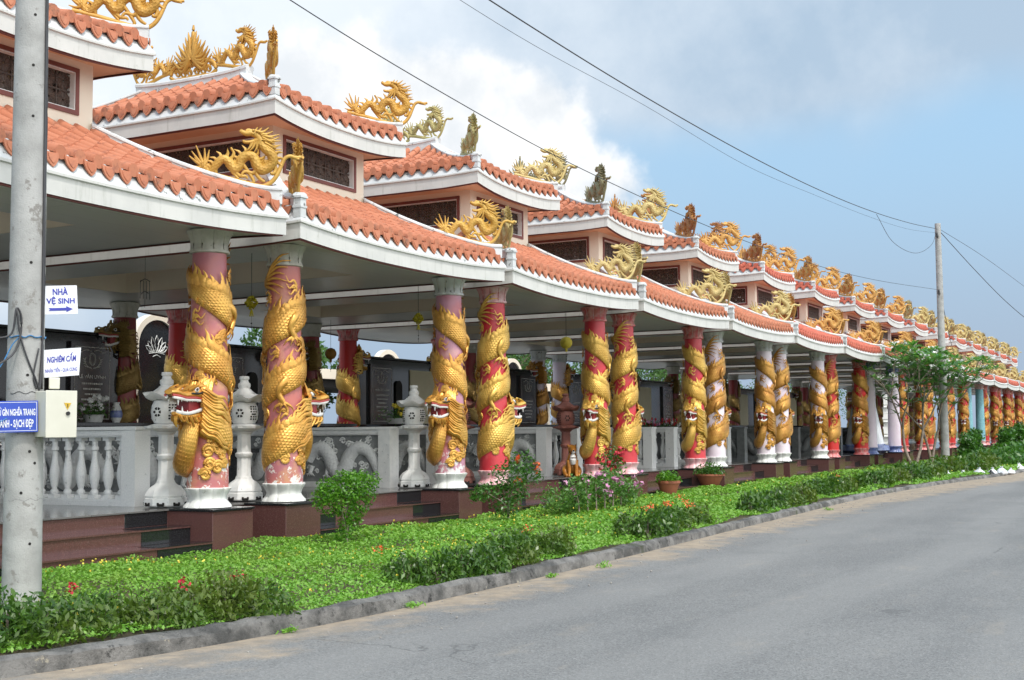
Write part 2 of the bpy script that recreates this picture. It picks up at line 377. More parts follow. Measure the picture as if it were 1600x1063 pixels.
# ================================================================== PAVILION PARTS
def cyl(phi, r, z): return np.stack([r*np.cos(phi), r*np.sin(phi), z], -1)
def strand(mb, pts, r0, r1, mat=0, n=5, per=4, up=(0, 0, 1), flat=1., pw=1.):
    P = catmull(pts, per); t = np.linspace(0, 1, len(P))
    mb.tube(P, r0+(r1-r0)*t**pw, n, mat, up, flat)
def dragon_head(scale=1.0, detail=True):
    h = MB()
    up = [(-.16, .02, .15, .15), (-.05, .05, .17, .15), (.06, .085, .165, .135), (.16, .10, .145, .11), (.25, .085, .12, .075), (.34, .075, .105, .055),
          (.43, .085, .10, .052), (.51, .105, .105, .06), (.57, .115, .095, .055), (.61, .11, .06, .035)]
    def loft(rows, mat, squash=1.):
        P = []
        for x, z, wd, hh in rows:
            P.append([(x, wd*math.cos(t), z+hh*math.sin(t)*(1 if math.sin(t) > 0 else squash)) for t in np.linspace(0, 2*math.pi, 14, endpoint=False)])
        h.grid(np.array(P), mat, None, True)
        h.f.append(tuple(h.n-1-j for j in range(14))); h.m.append(mat)
    loft(up, 0, .6)
    loft([(-.14, -.10, .14, .10), (0, -.13, .135, .07), (.12, -.15, .12, .05), (.25, -.165, .10, .04), (.36, -.165, .085, .038), (.45, -.15, .07, .035), (.50, -.13, .035, .02)], 0)
    # mouth interior, gums, tongue
    h.box(-.04, .30, -.095, .095, -.125, .05, 2)
    h.tube(catmull([(.05, 0, -.10), (.2, 0, -.09), (.34, 0, -.10), (.44, 0, -.07)], 4), [.05]*9+[.045, .035, .025, .01], 6, 2, flat=.4)
    for sd in (-1, 1):
        h.tube(catmull([(.02, sd*.125, .02), (.2, sd*.115, .03), (.36, sd*.092, .03), (.5, sd*.088, .045), (.585, sd*.05, .06)], 4), .023, 6, 1)
        h.tube(catmull([(.02, sd*.125, -.075), (.15, sd*.11, -.105), (.3, sd*.09, -.13), (.42, sd*.07, -.125), (.485, sd*.03, -.108)], 4), .021, 6, 1)
        h.tube(catmull([(.01, sd*.13, .03), (.2, sd*.125, .05), (.36, sd*.10, .045), (.5, sd*.095, .065), (.60, sd*.055, .08)], 4), .017, 6, 3)
        for x in np.linspace(.14, .46, 4):
            yy = .112-.07*max(0, x-.2); h.tube([(x, sd*yy, .03), (x, sd*yy, .0)], [.013, .003], 5, 1)
            h.tube([(x-.03, sd*(yy-.012), -.125), (x-.03, sd*(yy-.012), -.095)], [.012, .003], 5, 1)
        h.tube([(.50, sd*.07, .04), (.505, sd*.072, -.04)], [.02, .004], 6, 1); h.tube([(.40, sd*.065, -.12), (.41, sd*.066, -.05)], [.018, .003], 6, 1)
        h.tube(catmull([(-.02, sd*.14, .03), (.0, sd*.165, -.02), (-.02, sd*.15, -.09)], 4), .03, 6, 0)      # jaw hinge roll
        h.tube(catmull([(-.06, sd*.16, .03), (-.03, sd*.19, -.04), (-.06, sd*.17, -.12)], 4), .03, 6, 0)
        h.sphere((.18, sd*.125, .145), .034, 1, 10); h.sphere((.200, sd*.148, .150), .018, 4, 8)
        strand(h, [(.30, sd*.08, .14), (.22, sd*.12, .19), (.12, sd*.15, .20), (.02, sd*.18, .16)], .028, .02)          # brow
        strand(h, [(.27, sd*.11, .10), (.18, sd*.145, .10), (.08, sd*.165, .11), (-.03, sd*.19, .08)], .012, .012, 4)  # dark lid line
        strand(h, [(.05, sd*.14, .20), (-.05, sd*.18, .26), (-.15, sd*.2, .25), (-.13, sd*.2, .21)], .035, .02)        # ear curl
        h.sphere((.53, sd*.06, .165), .036, 0, 8)                                                             # nostril lobe
        strand(h, [(.52, sd*.07, .17), (.44, sd*.085, .20), (.38, sd*.08, .19)], .02, .012)
        for q in range(7):                                                                                    # beard under the jaw
            x = .44-.085*q; yy = .06+.014*q
            strand(h, [(x, sd*yy, -.165), (x-.03, sd*(yy+.015), -.215-.01*(q % 2)), (x-.09, sd*(yy+.01), -.22-.03*(q % 3)), (x-.13, sd*yy, -.20)], .024, .006)
    strand(h, [(.47, 0, -.16), (.46, 0, -.24), (.42, 0, -.29)], .045, .008)
    for q in range(5):                                                                                        # crest
        x = .18-.075*q; strand(h, [(x, 0, .16), (x-.04, 0, .25), (x-.03, 0, .31+.012*q)], .035, .008)
        for sd in (-1, 1): strand(h, [(x-.02, sd*.07, .15), (x-.07, sd*.09, .23), (x-.13, sd*.09, .27)], .03, .008)
    h.v = [v*scale for v in h.v]; return h

def coil(kind):
    mb = MB(); f = kind == 'front'; PH = 187.
    deg = np.arange(45., 1182., 8.); n = len(deg)
    if f: z = 2.66-.8*(deg-221)/360
    else: z = .30+.66*(deg-45)/360
    u = np.linspace(0, 1, n)
    wv = .178*np.minimum(1, .12+u*4.2)+.018*np.sin(u*9); hv = .118*np.minimum(1, .15+u*4.2)
    ph = np.radians(deg); P = cyl(ph, np.full(n, .268), z)
    if f: tail = [(150, .335, .56), (166, .40, .58), (178, .45, .68), (186, .455, .86), (188, .40, 1.05), (187, .30, 1.24)]
    else: tail = [(130, .32, z[-1]+.1), (165, .42, 2.50), (182, .44, 2.66), (187, .34, 2.84), (187, .24, 2.9)]
    T = catmull([tuple(P[-3]), tuple(P[-1])]+[(r*math.cos(R(a)), r*math.sin(R(a)), zz) for a, r, zz in tail], 7)[7:]
    k = len(T); full = np.vstack([P[:-1], T]); t2 = np.linspace(0, 1, k)
    w2 = np.interp(t2, [0, .3, .6, 1], [.165, .155, .135, .10]); h2 = np.interp(t2, [0, .3, .6, 1], [.12, .15, .13, .10])
    wv = np.concatenate([wv[:-1], w2]); hv = np.concatenate([hv[:-1], h2])
    upv = np.zeros_like(full); upv[:, :2] = full[:, :2]; upv /= np.linalg.norm(upv, axis=1)[:, None]
    mb.tube(full, wv, 14, 0, upv, hv/wv, True, (25., 25.))
    # belly roll along the lower edge, with cross plates
    lo = full.copy(); lo[:n-6, 2] -= wv[:n-6]*.72; rr = np.hypot(lo[:, 0], lo[:, 1])
    for i in range(18, n-8, 2):
        a = ph[i]; mb.tube([cyl(a-.05, .295, full[i, 2]-wv[i]*.97), cyl(a-.02, .345, full[i, 2]-wv[i]*.80), cyl(a+.02, .372, full[i, 2]-wv[i]*.55)], [.02, .02, .008], 5, 1)
    # dorsal flames
    sgn = 1 if f else -1
    i = 3
    while i < n-3:
        a = ph[i]; zt = full[i, 2]+wv[i]*.80; hgt = (.11+.10*((i*7) % 5)/4)*min(1, u[i]*5+.35); cv = .05*math.sin(i*2.1)
        P_ = catmull([cyl(a+.16, .305, zt-.06), cyl(a+.10+cv, .328, zt+hgt*.22), cyl(a-.03, .318, zt+hgt*.55), cyl(a-.02-cv, .305, zt+hgt*.9), cyl(a-.15-cv, .300, zt+hgt*1.3)], 3)
        mb.tube(P_, np.interp(np.linspace(0, 1, len(P_)), [0, .3, .6, 1], [.05, .060, .034, .004]), 6, 1, P_*np.array((1, 1, 0)), .42)
        i += 2
    for q in range(7):                         # tail flames
        a = R(52-4*q); z0 = z[0]; strand(mb, [cyl(a, .292, z0-.02), cyl(a-.35, .305, z0+(.01+.04*(q-2.5)) * sgn), cyl(a-.9, .298, z0+(.05+.075*(q-2.5))*sgn), cyl(a-1.35-.1*(q % 3), .290, z0+(.02+.095*(q-2.5))*sgn)], .040, .005, 1)
    # head
    hz = 1.27 if f else 2.78
    M = Matrix.Translation((0, 0, hz)) @ Matrix.Rotation(R(PH), 4, 'Z') @ Matrix.Translation((.285, 0, .06)) @ Matrix.Rotation(R(0 if f else 4), 4, 'Y')
    hd = dragon_head(1.06)
    hd.m = [{0: 1, 1: 2, 2: 3, 3: 4, 4: 5}[q] for q in hd.m]
    mb.merge(hd, M)
    # mane, swept back over the shaft
    rg = random.Random(3)
    for sd in (-1, 1):
        for q in range(15):
            zz = hz+.23-.036*q; a0 = R(PH+sd*(20+rg.uniform(0, 6))); L = R(96-2.2*abs(q-9)+rg.uniform(-14, 8)); dz = (-.16-.012*q+rg.uniform(-.02, .02)) if f else -.05
            fq = rg.uniform(9, 13); ph0 = rg.uniform(0, 1.2)+q*.25
            pts = []
            for s_ in np.linspace(0, 1, 8):
                pts.append(cyl(a0+sd*L*s_, (.405-.075*s_ if s_ < .95 else .30)+rg.uniform(-.006, .006), zz+dz*s_**.8+.020*math.sin(s_*fq+ph0)))
            strand(mb, pts, rg.uniform(.028, .04), .008, 1, 5, 3, pw=1.4)
        for q in range(4):
            a0 = R(PH+sd*(10+9*q)); strand(mb, [cyl(a0, .36, hz+.2), cyl(a0+sd*.1, .34, hz+.30+.02*(q % 2)), cyl(a0+sd*.22, .315, hz+.36), cyl(a0+sd*.2, .305, hz+.42)], .045, .006, 1)
    # legs with claws
    legs = [(300, 2.52, 2.26), (75, 2.0, 1.7), (330, 1.62, 1.36)] if f else [(300, 1.9, 2.1), (200, 1.2, 1.4)]
    for a, z0, z1 in legs:
        a = R(a); strand(mb, [cyl(a-.25, .33, z0+.04), cyl(a, .425, z0-.03), cyl(a+.12, .40, (z0+z1)/2), cyl(a-.1, .36, z1)], .065, .042, 0, 8)
        for q in range(4):
            da = (q-1.5)*.24; strand(mb, [cyl(a-.1, .36, z1), cyl(a-.1+da, .37, z1-.06), cyl(a-.1+da*1.5, .31, z1-.13)], .028, .005, 1)
        for q in range(3): strand(mb, [cyl(a, .38, z0-.05), cyl(a-.25-.1*q, .34, z0+.05-.05*q), cyl(a-.55-.1*q, .30, z0+.06-.06*q)], .026, .004, 1)
    # cloud scrolls
    rw = random.Random(11)
    if f:
        for q in range(13):
            ad = 35+q*83; zz = 2.66-.8*(ad-221)/360+rw.uniform(.36, .46)
            if zz < .7 or zz > 3.0 or (abs((ad-187+180) % 360-180) < 75 and zz < 1.62): continue
            a = R(ad); dd = rw.choice((-1, 1))
            for e in range(3):
                r0 = .297; L = rw.uniform(.10, .17); up_ = .035*(e-1)
                strand(mb, [cyl(a, r0, zz+up_), cyl(a-dd*L*1.4, r0+.010, zz+up_*2+.04), cyl(a-dd*L*3.0, r0+.006, zz+up_*2.4-.005), cyl(a-dd*L*4.2, r0-.004, zz+up_*3.2+.06)], .024, .004, 1)
            th = np.linspace(0, 8.2, 14); rr_ = .045*(1-.7*th/8.2); mb.tube(cyl(a+.1+rr_*np.cos(th)/.29, np.full(14, .300), zz+rr_*np.sin(th)), .015, 5, 1)
    def scroll(a0, zc, rad, turn=1, thick=.026):
        rad *= 1.22
        th = np.linspace(0, 2*math.pi*1.7, 26); rr = rad*(1-.78*th/th[-1])
        mb.tube(cyl(a0+turn*rr*np.cos(th)/.29, np.full(26, .296)+.01*np.linspace(0, 1, 26), zc+rr*np.sin(th)), np.linspace(thick, thick*.75, 26), 6, 1)
        mb.tube([cyl(a0, .26, zc), cyl(a0, .302, zc)], rad*.8, 10, 1)
    if f:
        for a, zc, rd, t in [(222, .72, .075, 1), (236, .83, .06, -1), (250, .76, .07, 1), (262, .68, .065, -1), (225, .55, .07, 1), (214, .43, .065, -1), (248, .52, .07, 1), (272, .56, .05, 1),
                             (205, 1.60, .05, 1), (196, 1.66, .05, -1), (203, 1.74, .04, 1), (250, 2.12, .06, 1), (262, 2.18, .05, -1), (30, 1.2, .07, 1), (50, 1.1, .06, -1), (100, 1.5, .07, 1), (320, .6, .07, 1), (345, .7, .06, 1)]:
            scroll(R(a), zc, rd, t)
    else:
        for a, zc, rd, t in [(222, .3, .07, 1), (240, .36, .06, -1), (300, .9, .06, 1), (200, 1.0, .06, 1)]: scroll(R(a), zc, rd, t)
    return mb
DR_SLOTS = ['gold_warm', 'gold_warm_plain', 'white_teeth', 'mouth_red', 'lip_red', 'black_plastic']
coils = {}
for kd in ('front', 'rear'):
    a = coil(kd); V_ = []
    for v in a.v:                                  # the coils lie as a shallow relief on the shaft; head and throat stand clear of it
        r_ = np.hypot(v[:, 0], v[:, 1])+1e-6; an = np.abs((np.degrees(np.arctan2(v[:, 1], v[:, 0]))-187+180) % 360-180)
        near_ = np.clip((85-an)/35, 0, 1)*(np.clip((1.62-v[:, 2])/.15, 0, 1) if kd == 'front' else np.clip((v[:, 2]-2.2)/.2, 0, 1))
        r1 = np.where(r_ > .288, .262+(r_-.288)*(.48+.42*near_), r_*.91); V_.append(v*np.stack([r1/r_, r1/r_, np.ones(len(v))], 1))
    a.v = V_; coils[kd, 1] = a.mesh('coiled_dragon', DR_SLOTS, 60)
    b = MB(); b.merge(a, None, True); coils[kd, -1] = b.mesh('coiled_dragon', DR_SLOTS, 60)

mb = MB(); mb.lathe([(.288-.0035*i, .22+.205*i) for i in range(16)], n=36); mb.v = [v*np.array((.91, .91, 1)) for v in mb.v]; SHAFT = mb.mesh('column', ['shaft_red'])
def petals(k, amp): return lambda t, i: 1+amp[min(i, len(amp)-1)]*(abs(math.cos(k*t/2))-.4)
mb = MB()
mb.lathe([(.300, 0), (.325, .012), (.318, .035), (.285, .07), (.262, .10), (.255, .125), (.268, .165), (.292, .205), (.312, .235), (.316, .25), (.295, .262), (.262, .25), (.25, .22)], n=100,
         mod=lambda t, i: 1+[.05, .07, .08, .07, .05, .03, .04, .06, .09, .10, .08, 0, 0][i]*(abs(math.cos(5*t))**.45-.75))
mb.v = [v*np.array((.93, .93, 1)) for v in mb.v]
BASE = mb.mesh('column_base', ['white_lotus'], 50)
mb = MB()
mb.lathe([(.22, 3.24), (.25, 3.24), (.272, 3.25), (.276, 3.275), (.258, 3.30), (.256, 3.36), (.268, 3.42), (.288, 3.47), (.305, 3.505), (.312, 3.53), (.285, 3.545), (.20, 3.575)], n=60,
         mod=petals(10, [0, .03, .05, .05, .03, .04, .05, .07, .09, .10, .05, 0]))
for i in range(10):
    a = 2*math.pi*(i+.5)/10
    mb.tube([cyl(a, .262, 3.28), cyl(a, .256, 3.36), cyl(a, .270, 3.45), cyl(a, .30, 3.51)], .009, 4, 1)
mb.v = [v*np.array((.91, .91, 1)) for v in mb.v]
CAPI = mb.mesh('column_capital', ['grey_capital', 'grey_capital'], 50)

# ---- roof dragon ornament (local x outwards along the hip, z up)
def ornament():
    mb = MB(); q = .00107
    def P(*xy): return [((x-1296)*q, 0, (862-y)*q) for x, y in xy]
    def Y(pts, amp): return [(x, amp*math.sin(i*1.9), z) for i, (x, _, z) in enumerate(pts)]
    body = catmull(P((285, 610), (330, 690), (385, 700), (440, 630), (510, 562), (580, 590), (640, 662), (695, 630), (720, 555), (790, 505), (860, 530), (895, 610), (945, 660), (1020, 630), (1075, 560), (1062, 480), (1000, 425), (945, 365), (905, 300)), 6)
    t = np.linspace(0, 1, len(body)); rad = np.interp(t, [0, .15, .4, .8, 1], [.035, .048, .062, .066, .05])
    body[:, 1] += .012*np.sin(t*20)
    mb.tube(body, rad, 10, 0, (0, 1, 0), .95, True, (26., 9.))
    tg = np.gradient(body, axis=0); tg /= np.linalg.norm(tg, axis=1)[:, None]
    for i in range(6, len(body)-4, 3):
        nrm = np.array([-tg[i, 2], 0, tg[i, 0]]);
        if t[i] > .78: nrm = -nrm if nrm[0] < 0 else nrm
        elif nrm[2] < -.2 and not .25 > t[i]: continue
        b = body[i]+nrm*rad[i]*.7; L = .075+.03*((i*5) % 4)/3
        mb.tube([b-tg[i]*.01, b+nrm*L*.5-tg[i]*.012, b+nrm*L-tg[i]*.045], [.026, .018, .003], 5, 1)
    def S(pts, r0, r1, mat=1, n=6, fl=1.): strand(mb, Y(P(*pts), .006), r0, r1, mat, n, 4, (0, 1, 0), fl)
    S([(185, 708), (400, 742), (620, 792), (830, 835), (960, 850), (1060, 800), (1125, 715), (1170, 610), (1210, 520), (1270, 485), (1340, 498), (1405, 486)], .034, .02, 1, 8, .8)
    S([(1250, 480), (1300, 500), (1380, 515)], .02, .012)
    S([(300, 790-60), (560, 800-25), (760, 850-15)], .03, .03, 1, 8)
    for e in ((140, 542), (168, 488), (215, 420), (310, 442), (362, 462), (150, 652), (200, 560)):
        S([(300, 650), ((300+e[0])/2+10, (640+e[1])/2+22), e], .032, .006)
    S([(900, 655), (850, 705), (760, 690), (715, 745)], .032, .016); S([(960, 660), (890, 695), (930, 765), (985, 800)], .03, .018)
    S([(640, 680), (700, 740), (770, 745), (790, 770)], .03, .014); S([(560, 620), (640, 720), (690, 778)], .026, .016); S([(740, 610), (800, 690), (860, 790), (850, 815)], .026, .018)
    S([(600, 420), (640, 490), (610, 560), (650, 610)], .014, .024); S([(1070, 590), (1110, 640), (1085, 700), (1050, 690)], .03, .02)
    S([(430, 690), (440, 735)], .03, .02); S([(1180, 600), (1130, 560), (1100, 520)], .02, .02)
    # head
    S([(950, 330), (900, 262), (830, 240), (770, 250), (712, 222)], .056, .026, 1, 8); S([(900, 320), (860, 335), (810, 350), (752, 348), (745, 330)], .036, .014, 1, 8)
    S([(850, 225), (800, 205), (770, 225)], .026, .016); S([(730, 215), (705, 235)], .026, .018)
    mb.sphere(((845-1296)*q, .034, (862-250)*q), .02, 1, 8); mb.sphere(((845-1296)*q, -.034, (862-250)*q), .02, 1, 8)
    for a, e in (((850, 215), (905, 165)), ((885, 220), (950, 170)), ((910, 230), (1030, 165)), ((930, 245), (1075, 205)), ((940, 265), (1150, 238)), ((950, 290), (1165, 312)), ((965, 320), (1150, 270)),
                 ((980, 350), (1175, 362)), ((995, 385), (1178, 412)), ((1010, 410), (1140, 470)), ((840, 360), (800, 430)), ((870, 350), (850, 425)), ((900, 340), (905, 450))):
        mx, my = (a[0]+e[0])/2, (a[1]+e[1])/2+16
        S([a, (mx, my), e], .026, .005)
        strand(mb, [((a[0]-1296)*q, .04, (862-a[1])*q), ((mx-1296)*q-.02, .05, (862-my)*q-.02), ((e[0]-1296)*q-.07, .03, (862-e[1])*q-.05)], .02, .005, 1)
        strand(mb, [((a[0]-1296)*q, -.04, (862-a[1])*q), ((mx-1296)*q-.02, -.05, (862-my)*q-.02), ((e[0]-1296)*q-.07, -.03, (862-e[1])*q-.05)], .02, .005, 1)
    return mb.mesh('roof_dragon', ['orn_gold', 'orn_gold'], 70)
ORN = ornament()
def flame_orn():
    mb = MB()
    def S(pts, r0, r1, y=0): strand(mb, [(x, y*math.sin(3*z), z) for x, z in pts], r0, r1, 0, 6)
    S([(0, .35), (0, .6), (.005, .80), (0, .92)], .07, .014)
    mb.sphere((0, 0, .38), .11, 0, 12, (1, .7, 1))
    for sd in (-1, 1):
        for i, (ex, ez, ln) in enumerate([(.09, .80, 1), (.15, .72, 1), (.20, .63, 1), (.30, .60, 1), (.26, .50, 1), (.36, .50, 1), (.40, .44, 1), (.34, .38, 1), (.44, .36, 1), (.38, .30, 1)]):
            S([(sd*.04, .30+.02*(i % 3)), (sd*(ex*.55), ez-.17), (sd*ex*.86, ez-.07), (sd*ex, ez)], .05, .006, .04)
        S([(sd*.02, .22), (sd*.18, .30), (sd*.34, .26), (sd*.46, .20), (sd*.50, .08), (sd*.42, .02)], .05, .03)
        S([(sd*.44, .30), (sd*.53, .28), (sd*.56, .32)], .03, .008)
        for cx, cz, r in ((.34, .12, .06), (.22, .1, .07), (.08, .1, .06), (.4, .22, .05), (.12, .2, .06)):
            th = np.linspace(0, 10, 20); mb.tube(np.stack([sd*cx+r*(1-.06*th)*np.cos(th), .012*np.sin(th), cz+r*(1-.06*th)*np.sin(th)], -1), .02, 5, 0)
        S([(0, .02), (sd*.25, .015), (sd*.48, .01)], .03, .03)
    return mb.mesh('flame_finial', ['orn_ochre'], 70)
FLM = flame_orn()

# ---- curved eave helpers
def zf(a, fl): return fl*abs(a)**2.4
def zside(a, s, A): return {1: .035, 3: -.035}.get(s, 0)*min(1, max(0, (1-abs(a))*A/.7))
def perim(hx, hy, prof, z0, fl, N=17, mats=None):  # the long sides run level at corner height
    """loft a list of (outset, dz) round the four sides, following the up-curved eave"""
    mb = MB()
    for s in range(4):
        A, D = (hx, hy) if s % 2 == 0 else (hy, hx)
        P = []
        for o, dz in prof:
            P.append([(a*(A+o), -(D+o), z0+zf(a if s % 2 == 0 else 1, fl)+zside(a, s, A)+dz) for a in np.linspace(-1, 1, N)])
        P = np.array(P); c, sn = [(1, 0), (0, 1), (-1, 0), (0, -1)][s]
        Q = P.copy(); Q[..., 0] = P[..., 0]*c-P[..., 1]*sn; Q[..., 1] = P[..., 0]*sn+P[..., 1]*c
        if mats:
            for i in range(len(prof)-1): mb.grid(Q[i:i+2], mats[i])
        else: mb.grid(Q)
    return mb
def rotq(P, s):
    c, sn = [(1, 0), (0, 1), (-1, 0), (0, -1)][s]; Q = np.array(P, float).copy(); X = Q[..., 0].copy(); Yv = Q[..., 1].copy()
    Q[..., 0] = X*c-Yv*sn; Q[..., 1] = X*sn+Yv*c; return Q
class Roof:
    def __init__(s, hx, hy, ix, iy, ze, fl, rise, conc):
        s.hx, s.hy, s.ix, s.iy, s.ze, s.fl, s.rise, s.c = hx, hy, ix, iy, ze, fl, rise, conc
    def side(s, k): return (s.hx, s.hy, s.ix, s.iy) if k % 2 == 0 else (s.hy, s.hx, s.iy, s.ix)
    def zt(s, an, t, k=0):
        if k % 2: an = 1
        return s.ze+zf(an, s.fl)*(1-t)**1.6+s.rise*((1-s.c)*t+s.c*t*t)
    def tiles(s):
        mb = MB(); sp = .262
        for k in range(4):
            A0, D0, A1, D1 = s.side(k)
            run = math.hypot(D0-D1, s.rise)
            # underlay
            P = [[(a*(A0+(A1-A0)*t), -(D0+(D1-D0)*t), s.zt(a, t, k)-.06) for a in np.linspace(-1, 1, 17)] for t in np.linspace(0, 1, 9)]
            mb.grid(rotq(P, k), 1)
            nrow = int((2*A0-.16)/sp); off = -(nrow-1)*sp/2
            def pos(a, t, dz=0.):
                L = A0+(A1-A0)*t; return np.array((a, -(D0+(D1-D0)*t), s.zt(max(-1, min(1, a/max(L, 1e-3))), t, k)+dz))
            for i in range(nrow):
                a = off+i*sp
                tm = 1. if abs(a) <= A1 else (A0-abs(a))/(A0-A1)
                tm = min(tm, 1)-.02
                if tm < .04: tm = .05
                ns = max(1, int(round(tm*run/.235)))
                jit = (math.sin(i*12.9898+k*78.2)*43758.5) % 1-.5
                for j in range(ns):
                    t0, t1 = tm*j/ns-.012, min(tm, tm*(j+1)/ns+.008); jj = .006*math.sin(i*3.1+j*5.7+k)
                    rings = []
                    for tt, rr, dz in ((t0+.003, .060, .014), (t0, .070, .022), (t0, .077, .025), (t1, .067, .014)):
                        c = pos(a+jj+.004*jit, tt, dz)
                        rings.append([(c[0]+rr*math.cos(th), c[1], c[2]+rr*1.2*math.sin(th)) for th in np.linspace(math.pi, 0, 8)])
                    mb.grid(rotq(rings, k), 0)
                # end disc
                c = pos(a, -.014, .020); ring = [(c[0]+.076*math.cos(th), c[1]-.012, c[2]+.016+.078*math.sin(th)) for th in np.linspace(0, 2*math.pi, 12, endpoint=False)]
                r2 = [(x, y+.03, z) for x, y, z in ring]
                Q = rotq(ring+r2, k); mb.add(Q, [tuple(range(11, -1, -1))]+[(q, (q+1) % 12, (q+1) % 12+12, q+12) for q in range(12)], 0)
            for i in range(nrow+1):                                   # trough tiles with heart shaped drip
                a = off+(i-.5)*sp
                if abs(a) > A0-.07: continue
                tm = 1. if abs(a) <= A1 else (A0-abs(a))/(A0-A1)
                tm = max(.05, min(tm, 1)-.02); ns = max(1, int(round(tm*run/.235)))
                for j in range(ns):
                    t0, t1 = tm*j/ns-.012, tm*(j+1)/ns
                    rings = []
                    for tt, dz in ((t0, -.012), (t0, .012), (t1, -.006)):
                        c = pos(a, tt, dz); rings.append([(c[0]+x, c[1], c[2]+z) for x, z in ((-.085, .0), (-.05, -.03), (0, -.036), (.05, -.03), (.085, .0))])
                    mb.grid(rotq(rings, k), 0)
                c = pos(a, -.012, .02)
                heart = [(-.088, .0), (-.088, -.045), (-.07, -.10), (-.034, -.145), (0, -.172), (.034, -.145), (.07, -.10), (.088, -.045), (.088, .0), (.05, -.012), (-.05, -.012)]
                jt = .004*math.sin(i*5.3+k); kq = len(heart)
                f0 = [(c[0]+x, c[1]-.022+z*.18+jt, c[2]+z) for x, z in heart]; b0 = [(x, y+.022, z) for x, y, z in f0]
                Q = rotq(f0+b0, k); mb.add(Q, [tuple(range(kq-1, -1, -1))]+[(q, (q+1) % kq, (q+1) % kq+kq, q+kq) for q in range(kq)], 0)
                f1 = [(c[0]+x*.6, c[1]-.030+(z*.6-.03)*.18+jt, c[2]+z*.6-.03) for x, z in heart]; Q = rotq(f1+[(x, y+.01, z) for x, y, z in f1], k)
                mb.add(Q, [tuple(range(kq-1, -1, -1))]+[(q, (q+1) % kq, (q+1) % kq+kq, q+kq) for q in range(kq)], 0)
        return mb
    def hips(s, wd=.075, ht=.13):
        out = []
        for sx in (-1, 1):
            for sy in (-1, 1):
                P = []; Qs = []
                for t in np.linspace(-.005, 1, 14):
                    P.append((sx*(s.hx+(s.ix-s.hx)*t), sy*(s.hy+(s.iy-s.hy)*t), s.zt(1, t)+.05*max(0, 1-t*5)**2))
                P = np.array(P); dr = P[-1]-P[0]; dr[2] = 0; dr /= np.linalg.norm(dr); lat = np.array((-dr[1], dr[0], 0))
                mb = MB(); sec = [(-wd, -.10), (-wd, ht*.55), (-wd*1.25, ht*.6), (-wd*1.25, ht*.8), (-wd*.8, ht), (wd*.8, ht), (wd*1.25, ht*.8), (wd*1.25, ht*.6), (wd, ht*.55), (wd, -.10)]
                G = np.array([[p+lat*x+np.array((0, 0, z)) for x, z in sec] for p in P]); mb.grid(G, 0, None, True)
                mb.f += [tuple(range(9, -1, -1)), tuple(mb.n-10+j for j in range(10))]; mb.m += [0, 0]
                out.append((sx, sy, mb))
        return out

LR = Roof(2.80, 4.40, 1.2, 2.67, 4.47, .10, .87, .32)
UR = Roof(1.71, 3.10, .0, 1.10, 6.52, .12, .93, .40)
ORN_Z = lambda rf, t: rf.zt(1, t)

def window(wd, ht):
    fr = MB(); a, b = wd/2, ht/2; f = .055
    for x0, x1, z0, z1 in ((-a, a, b-f, b), (-a, a, -b, -b+f), (-a, -a+f, -b+f, b-f), (a-f, a, -b+f, b-f)): fr.box(x0, x1, -.022, .0, z0, z1, 0)
    r = .012; a2, b2 = a-f, b-f
    for x0, x1, z0, z1 in ((-a2, a2, b2-r, b2), (-a2, a2, -b2, -b2+r), (-a2, -a2+r, -b2+r, b2-r), (a2-r, a2, -b2+r, b2-r)): fr.box(x0, x1, -.010, .122, z0, z1, 1)
    la = MB(); nx = max(2, round(2*a2/(b2))); cw = 2*a2/nx; ch = b2
    for iz in (-1, 1):
        for ix in range(nx):
            cx, cz = -a2+(ix+.5)*cw, iz*ch/2
            for q in range(8):
                th = q*math.pi/4; L = (.5*cw, .5*ch) ; ca, sa = math.cos(th), math.sin(th)
                pts = [(cx+ca*.12*L[0], .085, cz+sa*.12*L[1]), (cx+ca*.55*L[0], .085, cz+sa*.55*L[1]), (cx+ca*.95*L[0], .085, cz+sa*.95*L[1])]
                la.tube(pts, [.012, .034, .008], 4, 0, (0, 1, 0), .5)
                t2 = th+math.pi/8; la.tube([(cx+math.cos(t2)*.62*L[0], .085, cz+math.sin(t2)*.62*L[1]), (cx+math.cos(t2)*1.15*L[0], .085, cz+math.sin(t2)*1.15*L[1])], [.008, .03], 4, 0, (0, 1, 0), .5)
            th = np.linspace(0, 2*math.pi, 13); la.tube(np.stack([cx+.9*cw/2*np.cos(th), 0*th+.085, cz+.9*ch/2*np.sin(th)], -1), .012, 4, 0)
    for x in np.linspace(-a2, a2, nx+1): la.box(x-.010, x+.010, .072, .098, -b2, b2, 0)
    for z in (-b2+.01, 0, b2-.01): la.box(-a2, a2, .074, .096, z-.010, z+.010, 0)
    return fr.mesh('window_frame', ['brown_trim', 'marble_white']), la.mesh('window_lattice', ['lattice_brown'])
WF, WL = window(1.92, .59); WFs, WLs = window(2.26, .59)

